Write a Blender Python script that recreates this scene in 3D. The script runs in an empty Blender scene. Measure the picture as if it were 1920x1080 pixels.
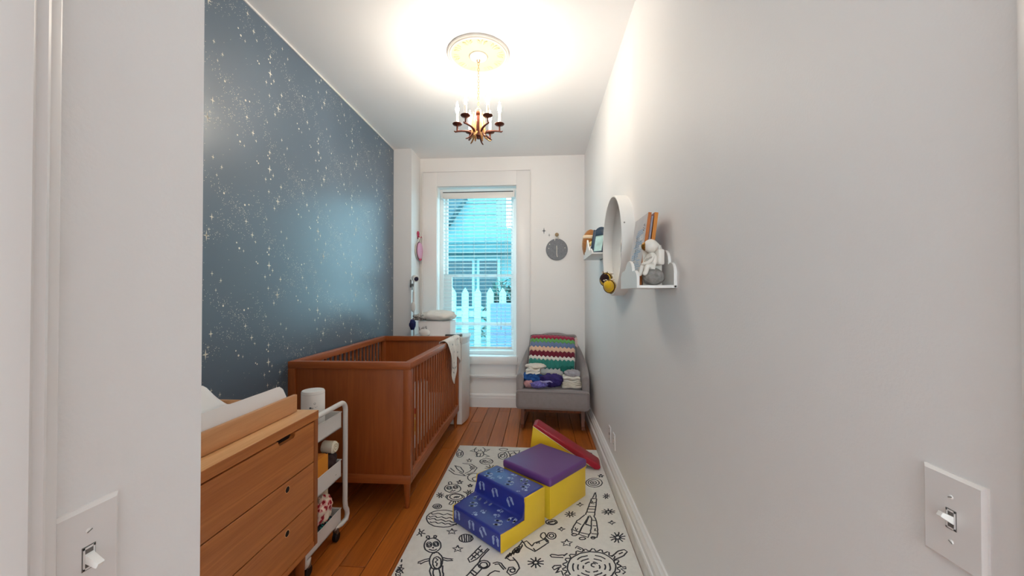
import bpy, bmesh, math, random
from mathutils import Vector, Matrix, noise
R = math.radians
PI = math.pi
SC = bpy.context.scene
COL = SC.collection
random.seed(7)

# ------------------------------------------------------------------ camera
CAM_Z = 1.39
cam_data = bpy.data.cameras.new('camera')
cam = bpy.data.objects.new('camera', cam_data)
COL.objects.link(cam)
cam.location = (0, 0, CAM_Z)
cam.rotation_euler = (R(90 + 0.58), 0, R(4.0))
cam_data.sensor_fit = 'HORIZONTAL'
cam_data.sensor_width = 36
cam_data.lens = 36 * 710 / 1920
cam_data.shift_y = 0.0025
cam_data.clip_start = 0.02
SC.camera = cam

# ------------------------------------------------------------------ light
world = bpy.data.worlds.new('world')
SC.world = world
world.use_nodes = True
bg = world.node_tree.nodes['Background']
bg.inputs[0].default_value = (0.84, 0.925, 1.0, 1)
bg.inputs[1].default_value = 3.2
BULB = 190.0
HALL_FILL = .8  # strength of the fill lamp added behind the camera
REAR_FILL = 25.0  # strength of the fill light at the added rear window
SC.view_settings.view_transform = 'Standard'
SC.view_settings.look = 'None'
SC.view_settings.gamma = 1
SC.view_settings.use_curve_mapping = False
SC.view_settings.exposure = 1.0
SC.cycles.max_bounces = 10
SC.cycles.diffuse_bounces = 6
SC.cycles.transparent_max_bounces = 16

# ------------------------------------------------------------------ materials
def lin(h):
    h = h.lstrip('#')
    c = [int(h[i:i + 2], 16) / 255 for i in (0, 2, 4)]
    return tuple(x / 12.92 if x <= .04045 else ((x + .055) / 1.055) ** 2.4 for x in c) + (1,)

class NT:
    def __init__(self, name):
        self.m = bpy.data.materials.new(name)
        self.m.use_nodes = True
        self.t = self.m.node_tree
        self.b = self.t.nodes['Principled BSDF']
    def n(self, kind, **kw):
        nd = self.t.nodes.new(kind)
        for k, v in kw.items():
            if k.startswith('i_'):
                nd.inputs[k[2:].replace('_', ' ')].default_value = v
            else:
                setattr(nd, k, v)
        return nd
    def l(self, a, b):
        self.t.links.new(a, b)

def M(name, col, rough=.5, metal=0., var=.0, vscale=6., bump=0., bscale=300., spec=.5, sheen=0., bdist=.001):
    """plain material with a little noise in its colour and a fine relief"""
    k = NT(name)
    c = lin(col)
    k.b.inputs['Base Color'].default_value = c
    k.b.inputs['Roughness'].default_value = rough
    k.b.inputs['Metallic'].default_value = metal
    k.b.inputs['Specular IOR Level'].default_value = spec
    if sheen:
        k.b.inputs['Sheen Weight'].default_value = sheen
    tc = k.n('ShaderNodeTexCoord')
    if var:
        nz = k.n('ShaderNodeTexNoise', i_Scale=vscale, i_Detail=4.)
        k.l(tc.outputs['Object'], nz.inputs['Vector'])
        rp = k.n('ShaderNodeMapRange')
        rp.inputs['From Min'].default_value = .3
        rp.inputs['From Max'].default_value = .7
        rp.inputs['To Min'].default_value = 1 - var
        rp.inputs['To Max'].default_value = 1 + var
        k.l(nz.outputs['Fac'], rp.inputs['Value'])
        mx = k.n('ShaderNodeVectorMath', operation='SCALE')
        mx.inputs[0].default_value = c[:3]
        k.l(rp.outputs[0], mx.inputs['Scale'])
        k.l(mx.outputs[0], k.b.inputs['Base Color'])
    if bump:
        bz = k.n('ShaderNodeTexNoise', i_Scale=bscale, i_Detail=3.)
        k.l(tc.outputs['Object'], bz.inputs['Vector'])
        bp = k.n('ShaderNodeBump', i_Strength=bump, i_Distance=bdist)
        k.l(bz.outputs['Fac'], bp.inputs['Height'])
        k.l(bp.outputs[0], k.b.inputs['Normal'])
    return k.m

def wood(name, light, dark, axis=1, rough=.38, scale=1., contrast=1., perobj=0., spec=.5):
    """wood grain drawn out along one object axis; perobj varies tone and offset by object"""
    k = NT(name)
    tc = k.n('ShaderNodeTexCoord')
    mp = k.n('ShaderNodeMapping')
    s = [26 * scale] * 3
    s[axis] = 1.3 * scale
    mp.inputs['Scale'].default_value = s
    k.l(tc.outputs['Object'], mp.inputs['Vector'])
    oi = k.n('ShaderNodeObjectInfo')
    off = k.n('ShaderNodeMath', operation='MULTIPLY')
    off.inputs[1].default_value = 37.
    k.l(oi.outputs['Random'], off.inputs[0])
    cmb = k.n('ShaderNodeCombineXYZ')
    for i in range(3):
        k.l(off.outputs[0], cmb.inputs[i])
    if perobj:
        k.l(cmb.outputs[0], mp.inputs['Location'])
    n1 = k.n('ShaderNodeTexNoise', i_Scale=1.0, i_Detail=5., i_Roughness=.62, i_Distortion=.9)
    k.l(mp.outputs[0], n1.inputs['Vector'])
    w = k.n('ShaderNodeTexNoise', i_Scale=6., i_Detail=2., i_Roughness=.5)
    k.l(mp.outputs[0], w.inputs['Vector'])
    add = k.n('ShaderNodeMath', operation='MULTIPLY_ADD')
    add.inputs[1].default_value = .28
    k.l(w.outputs['Fac'], add.inputs[0])
    k.l(n1.outputs['Fac'], add.inputs[2])
    cr = k.n('ShaderNodeValToRGB')
    cr.color_ramp.elements[0].position = .5 - .22 / contrast + .14
    cr.color_ramp.elements[1].position = .5 + .2 / contrast + .14
    cr.color_ramp.elements[0].color = lin(dark)
    cr.color_ramp.elements[1].color = lin(light)
    k.l(add.outputs[0], cr.inputs[0])
    src = cr.outputs[0]
    if perobj:
        rr = k.n('ShaderNodeMapRange')
        rr.inputs['To Min'].default_value = 1 - perobj
        rr.inputs['To Max'].default_value = 1 + perobj * .8
        k.l(oi.outputs['Random'], rr.inputs['Value'])
        sc = k.n('ShaderNodeVectorMath', operation='SCALE')
        k.l(src, sc.inputs[0])
        k.l(rr.outputs[0], sc.inputs['Scale'])
        src = sc.outputs[0]
    k.l(src, k.b.inputs['Base Color'])
    k.b.inputs['Roughness'].default_value = rough
    k.b.inputs['Specular IOR Level'].default_value = spec
    bp = k.n('ShaderNodeBump', i_Strength=.12, i_Distance=.001)
    k.l(add.outputs[0], bp.inputs['Height'])
    k.l(bp.outputs[0], k.b.inputs['Normal'])
    return k.m

def emit(name, col, strength):
    k = NT(name)
    k.b.inputs['Base Color'].default_value = lin(col)
    k.b.inputs['Emission Color'].default_value = lin(col)
    k.b.inputs['Emission Strength'].default_value = strength
    return k.m

def glass(name, tint, gloss=.08):
    k = NT(name)
    tr = k.n('ShaderNodeBsdfTransparent')
    tr.inputs[0].default_value = tint
    gl = k.n('ShaderNodeBsdfGlossy')
    gl.inputs['Roughness'].default_value = .02
    mx = k.n('ShaderNodeMixShader')
    mx.inputs[0].default_value = gloss
    k.l(tr.outputs[0], mx.inputs[1])
    k.l(gl.outputs[0], mx.inputs[2])
    out = k.t.nodes['Material Output']
    k.l(mx.outputs[0], out.inputs['Surface'])
    return k.m

WALL = M('wall_paint', '#edebea', .55, bump=.25, bscale=160, bdist=.0015)
WALLF = M('wall_paint_far', '#efebe8', .6, bump=.1, bscale=120)
CEIL = M('ceiling_paint', '#f4f3f3', .7, bump=.05, bscale=90)
TRIM = M('trim_paint', '#ebe7e5', .35, bump=.05, bscale=60)
TRIMM = M('marbled_trim_paint', '#dedad6', .35, var=.10, vscale=14, bump=.08, bscale=40)
PAPER = M('wallpaper_ground', '#5c6d7e', .36, var=.05, vscale=2.2, bump=.10, bscale=240, spec=.95)
FOIL = M('wallpaper_foil_print', '#f6f0e2', .5)
FLOORM = wood('floor_boards', '#cf7630', '#86400f', 1, .3, .8, .62, .15)
GAPM = M('floor_underlay', '#2a1208', .8)
CRIBW = wood('crib_wood', '#ab5a26', '#8a4217', 2, .42, 1.3, .7)
CRIBX = wood('crib_wood_cross', '#b05d2a', '#8d4518', 0, .42, 1.3, .8)
CRIBY = wood('crib_wood_long', '#b3663a', '#8c4520', 1, .38, 1.3, .8)
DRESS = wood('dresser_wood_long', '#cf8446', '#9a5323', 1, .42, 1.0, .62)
DRESSL = wood('dresser_wood_lit', '#efc08c', '#d69a60', 1, .4, 1.1, .8)  # lighter copy of the dresser wood, light on the top painted in
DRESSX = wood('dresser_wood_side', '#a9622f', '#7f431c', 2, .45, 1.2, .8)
TOPPW = wood('topper_wood', '#dda676', '#c48a58', 1, .42, 1.2, .7)
CHAIRW = wood('chair_wood', '#7d4322', '#4c220e', 2, .4, 1.4)
HOLE = M('dark_hole', '#1c0c06', .9)
WHITEM = M('white_metal', '#dcdad6', .4)
PLAST = M('white_plastic', '#e9e7e3', .35)
PLAST2 = M('white_switch_plastic', '#e6e2e0', .3)
GREYP = M('grey_ink', '#55575c', .6)
SHADOWG = M('slot_grey', '#6f6c69', .6)
RUBBER = M('black_rubber', '#16151a', .55)
WSHEET = M('white_pad_fabric', '#efeceb', .85, bump=.25, bscale=420, sheen=.2)
GREYF = M('grey_chair_fabric', '#8d8382', .9, var=.05, vscale=30, bump=.5, bscale=620, sheen=.35)
MUSL = M('white_muslin', '#ebe6df', .9, var=.04, bump=.4, bscale=500)
MUSLINK = M('grey_muslin_print', '#6a706d', .9)
RUGM = M('cream_rug_pile', '#f5f0e8', .95, var=.04, vscale=40, bump=.9, bscale=520, bdist=.003, sheen=.3)
RUGINK = M('navy_rug_yarn', '#1c1b27', .95, bump=.6, bscale=500, sheen=.2)
YEL = M('yellow_vinyl', '#f0c52c', .36, var=.03, vscale=5, bump=.08, bscale=90)
BLUE = M('blue_vinyl', '#26348f', .33, var=.04, vscale=5, bump=.1, bscale=80, spec=.8)
PURP = M('purple_vinyl', '#6b3f7e', .38, var=.03, vscale=5, bump=.1, bscale=80)
RED = M('red_vinyl', '#a3122a', .35, var=.04, vscale=6, bump=.1, bscale=80)
PRINT = M('pale_blue_print', '#a9b9dd', .5)
BRASS = M('aged_gilt', '#a57c48', .42, .55, var=.15, vscale=40)
BRONZE = M('brown_bronze', '#5c2e1f', .4, .45, var=.1, vscale=40)
GILTW = M('gilded_wood', '#b98a55', .5, .1, var=.15, vscale=40)
CANDLE = M('candle_sleeve', '#fbf4e2', .5)
BULBM = emit('lit_bulb', '#fff3e2', BULB)
MEDAL = M('cream_plaster', '#d3c89c', .65, bump=.1, bscale=80)
MEDALR = M('white_plaster_rim', '#cbc6bf', .6)
PANE = glass('window_glass', (.70, .915, .96, 1), .06)
SLATM = M('blind_slat_white', '#e6f0ef', .45)
CORD = M('blind_cord', '#c9d2d2', .7)
MIRROR = M('mirror_silver', '#e4e6e6', .02, 1.)
STEEL = M('steel', '#8f8d8a', .35, .9)
FELT = M('grey_felt', '#85868b', .95, var=.12, vscale=60, bump=.5, bscale=500)
OAK = M('light_wood_knob', '#a48a68', .5, var=.1, vscale=60)

# ------------------------------------------------------------------ mesh builder
class B:
    def __init__(s):
        s.bm = bmesh.new()
    def _xf(s, vs, m):
        if m is not None:
            bmesh.ops.transform(s.bm, matrix=m, verts=vs)
    def box(s, x0, x1, y0, y1, z0, z1, bev=0., seg=2, m=None):
        g = bmesh.ops.create_cube(s.bm, size=1.)
        vs = g['verts']
        for v in vs:
            v.co = Vector(((x0 + x1) / 2 + v.co.x * (x1 - x0), (y0 + y1) / 2 + v.co.y * (y1 - y0), (z0 + z1) / 2 + v.co.z * (z1 - z0)))
        if bev:
            es = list({e for v in vs for e in v.link_edges})
            r = bmesh.ops.bevel(s.bm, geom=es, offset=bev, segments=seg, affect='EDGES', profile=.5)
            vs = list({v for f in r['faces'] for v in f.verts} | {v for v in vs if v.is_valid})
        s._xf(vs, m)
        return s
    def loft(s, rings, cap=True, closed=True):
        rv = [[s.bm.verts.new(p) for p in r] for r in rings]
        n = len(rv[0])
        for a, b in zip(rv[:-1], rv[1:]):
            for i in range(n if closed else n - 1):
                j = (i + 1) % n
                try:
                    s.bm.faces.new((a[i], a[j], b[j], b[i]))
                except ValueError:
                    pass
        if cap and closed:
            s.bm.faces.new(list(reversed(rv[0])))
            s.bm.faces.new(rv[-1])
        return s
    def lathe(s, prof, n=20, m=None):
        """prof: (radius, z) pairs about z"""
        rings = [[Vector((max(r, 1e-4) * math.cos(2 * PI * i / n), max(r, 1e-4) * math.sin(2 * PI * i / n), z)) for i in range(n)] for r, z in prof]
        if m is not None:
            rings = [[m @ p for p in r] for r in rings]
        return s.loft(rings)
    def tube(s, pts, r, n=8, closed=False):
        pts = [Vector(p) for p in pts]
        rs = r if isinstance(r, (list, tuple)) else [r] * len(pts)
        rings = []
        N = len(pts)
        ref = None
        for i, p in enumerate(pts):
            a = pts[(i - 1) % N] if (closed or i) else p
            b = pts[(i + 1) % N] if (closed or i < N - 1) else p
            t = (b - a).normalized()
            if ref is None:
                ref = Vector((0, 0, 1)) if abs(t.z) < .9 else Vector((1, 0, 0))
            u = t.cross(ref).normalized()
            w = u.cross(t).normalized()
            ref = w
            rings.append([p + (u * math.cos(2 * PI * k / n) + w * math.sin(2 * PI * k / n)) * rs[i] for k in range(n)])
        if closed:
            rings.append(rings[0])
            rv = [[s.bm.verts.new(p) for p in q] for q in rings[:-1]]
            for i in range(N):
                a, b = rv[i], rv[(i + 1) % N]
                for k in range(n):
                    s.bm.faces.new((a[k], a[(k + 1) % n], b[(k + 1) % n], b[k]))
            return s
        return s.loft(rings)
    def ball(s, c, r, seg=16, rings=10, m=None):
        g = bmesh.ops.create_uvsphere(s.bm, u_segments=seg, v_segments=rings, radius=1.)
        rr = r if isinstance(r, (list, tuple)) else (r, r, r)
        for v in g['verts']:
            v.co = Vector((c[0] + v.co.x * rr[0], c[1] + v.co.y * rr[1], c[2] + v.co.z * rr[2]))
        s._xf(g['verts'], m)
        return s
    def prism(s, poly, axis, a, b, bev=0., seg=2, m=None):
        """poly: 2D points; axis 0: (y,z), 1: (x,z), 2: (x,y); extruded from a to b"""
        def p3(q, t):
            return Vector((t, q[0], q[1])) if axis == 0 else Vector((q[0], t, q[1])) if axis == 1 else Vector((q[0], q[1], t))
        v0 = [s.bm.verts.new(p3(q, a)) for q in poly]
        v1 = [s.bm.verts.new(p3(q, b)) for q in poly]
        n = len(poly)
        fs = [s.bm.faces.new(v0), s.bm.faces.new(list(reversed(v1)))]
        for i in range(n):
            j = (i + 1) % n
            fs.append(s.bm.faces.new((v0[j], v0[i], v1[i], v1[j])))
        vs = v0 + v1
        if bev:
            es = list({e for f in fs for e in f.edges})
            r = bmesh.ops.bevel(s.bm, geom=es, offset=bev, segments=seg, affect='EDGES', profile=.5)
            vs = list({v for f in r['faces'] for v in f.verts} | {v for v in vs if v.is_valid})
        s._xf(vs, m)
        return s
    def grid(s, fn, nu, nv, closed_u=False):
        g = [[s.bm.verts.new(fn(i / nu, j / nv)) for j in range(nv + 1)] for i in range(nu if closed_u else nu + 1)]
        for i in range(nu):
            a, b = g[i], g[(i + 1) % len(g)]
            for j in range(nv):
                s.bm.faces.new((a[j], b[j], b[j + 1], a[j + 1]))
        return s
    def flat(s, pts):
        s.bm.faces.new([s.bm.verts.new(p) for p in pts])
        return s
    def ribbon(s, pts, w, z, h):
        """raised stroke on a horizontal surface: pts are (x, y)"""
        P = [Vector((x, y)) for x, y in pts]
        L, Rr = [], []
        for i, p in enumerate(P):
            a = P[max(i - 1, 0)]
            b = P[min(i + 1, len(P) - 1)]
            t = b - a
            if t.length < 1e-6:
                t = Vector((1, 0))
            t.normalize()
            nrm = Vector((-t.y, t.x)) * w / 2
            L.append(p + nrm)
            Rr.append(p - nrm)
        return s.loft([[Vector((l.x, l.y, z)), Vector((l.x * .75 + r.x * .25, l.y * .75 + r.y * .25, z + h)), Vector((l.x * .25 + r.x * .75, l.y * .25 + r.y * .75, z + h)), Vector((r.x, r.y, z))] for l, r in zip(L, Rr)])
    def noise(s, amp, scale, seed=0):
        o = Vector((seed * 7.3, seed * 3.1, seed * 1.7))
        for v in s.bm.verts:
            v.co += noise.noise_vector(v.co * scale + o) * amp
        return s
    def sub(s, n=1):
        bmesh.ops.subdivide_edges(s.bm, edges=s.bm.edges[:], cuts=n, use_grid_fill=True)
        return s

def obj(name, b, mat, parent=None, loc=None, smooth=38, kind=None, label=None):
    me = bpy.data.meshes.new(name)
    bmesh.ops.recalc_face_normals(b.bm, faces=b.bm.faces[:])
    b.bm.to_mesh(me)
    b.bm.free()
    for m in (mat if isinstance(mat, (list, tuple)) else [mat]):
        me.materials.append(m)
    if smooth:
        me.polygons.foreach_set('use_smooth', [True] * len(me.polygons))
        me.set_sharp_from_angle(angle=R(smooth))
    o = bpy.data.objects.new(name, me)
    COL.objects.link(o)
    if parent is not None:
        o.parent = parent
    if loc is not None:
        o.location = loc
    if kind:
        o['kind'] = kind
    if label:
        o['label'] = label
    return o

def tag(o, label, cat, group=None):
    o['label'] = label
    o['category'] = cat
    if group:
        o['group'] = group
    return o

def thing(name, label, cat, loc=(0, 0, 0), rz=0., group=None, rot=None):
    o = bpy.data.objects.new(name, None)
    COL.objects.link(o)
    o.empty_display_size = .05
    o.location = loc
    o.rotation_euler = rot if rot else (0, 0, rz)
    return tag(o, label, cat, group)

def piece(src, parent, loc=None, rot=None, name=None):
    """a further part that shares its mesh with an earlier one"""
    c = src.copy()
    if name:
        c.name = name
    COL.objects.link(c)
    c.parent = parent
    if loc is not None:
        c.location = loc
    if rot is not None:
        c.rotation_euler = rot
    return c

def struct(name, b, mat, parent=None, smooth=30):
    o = obj(name, b, mat, parent, smooth=smooth)
    if parent is None:
        o['kind'] = 'structure'
    return o

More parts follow.
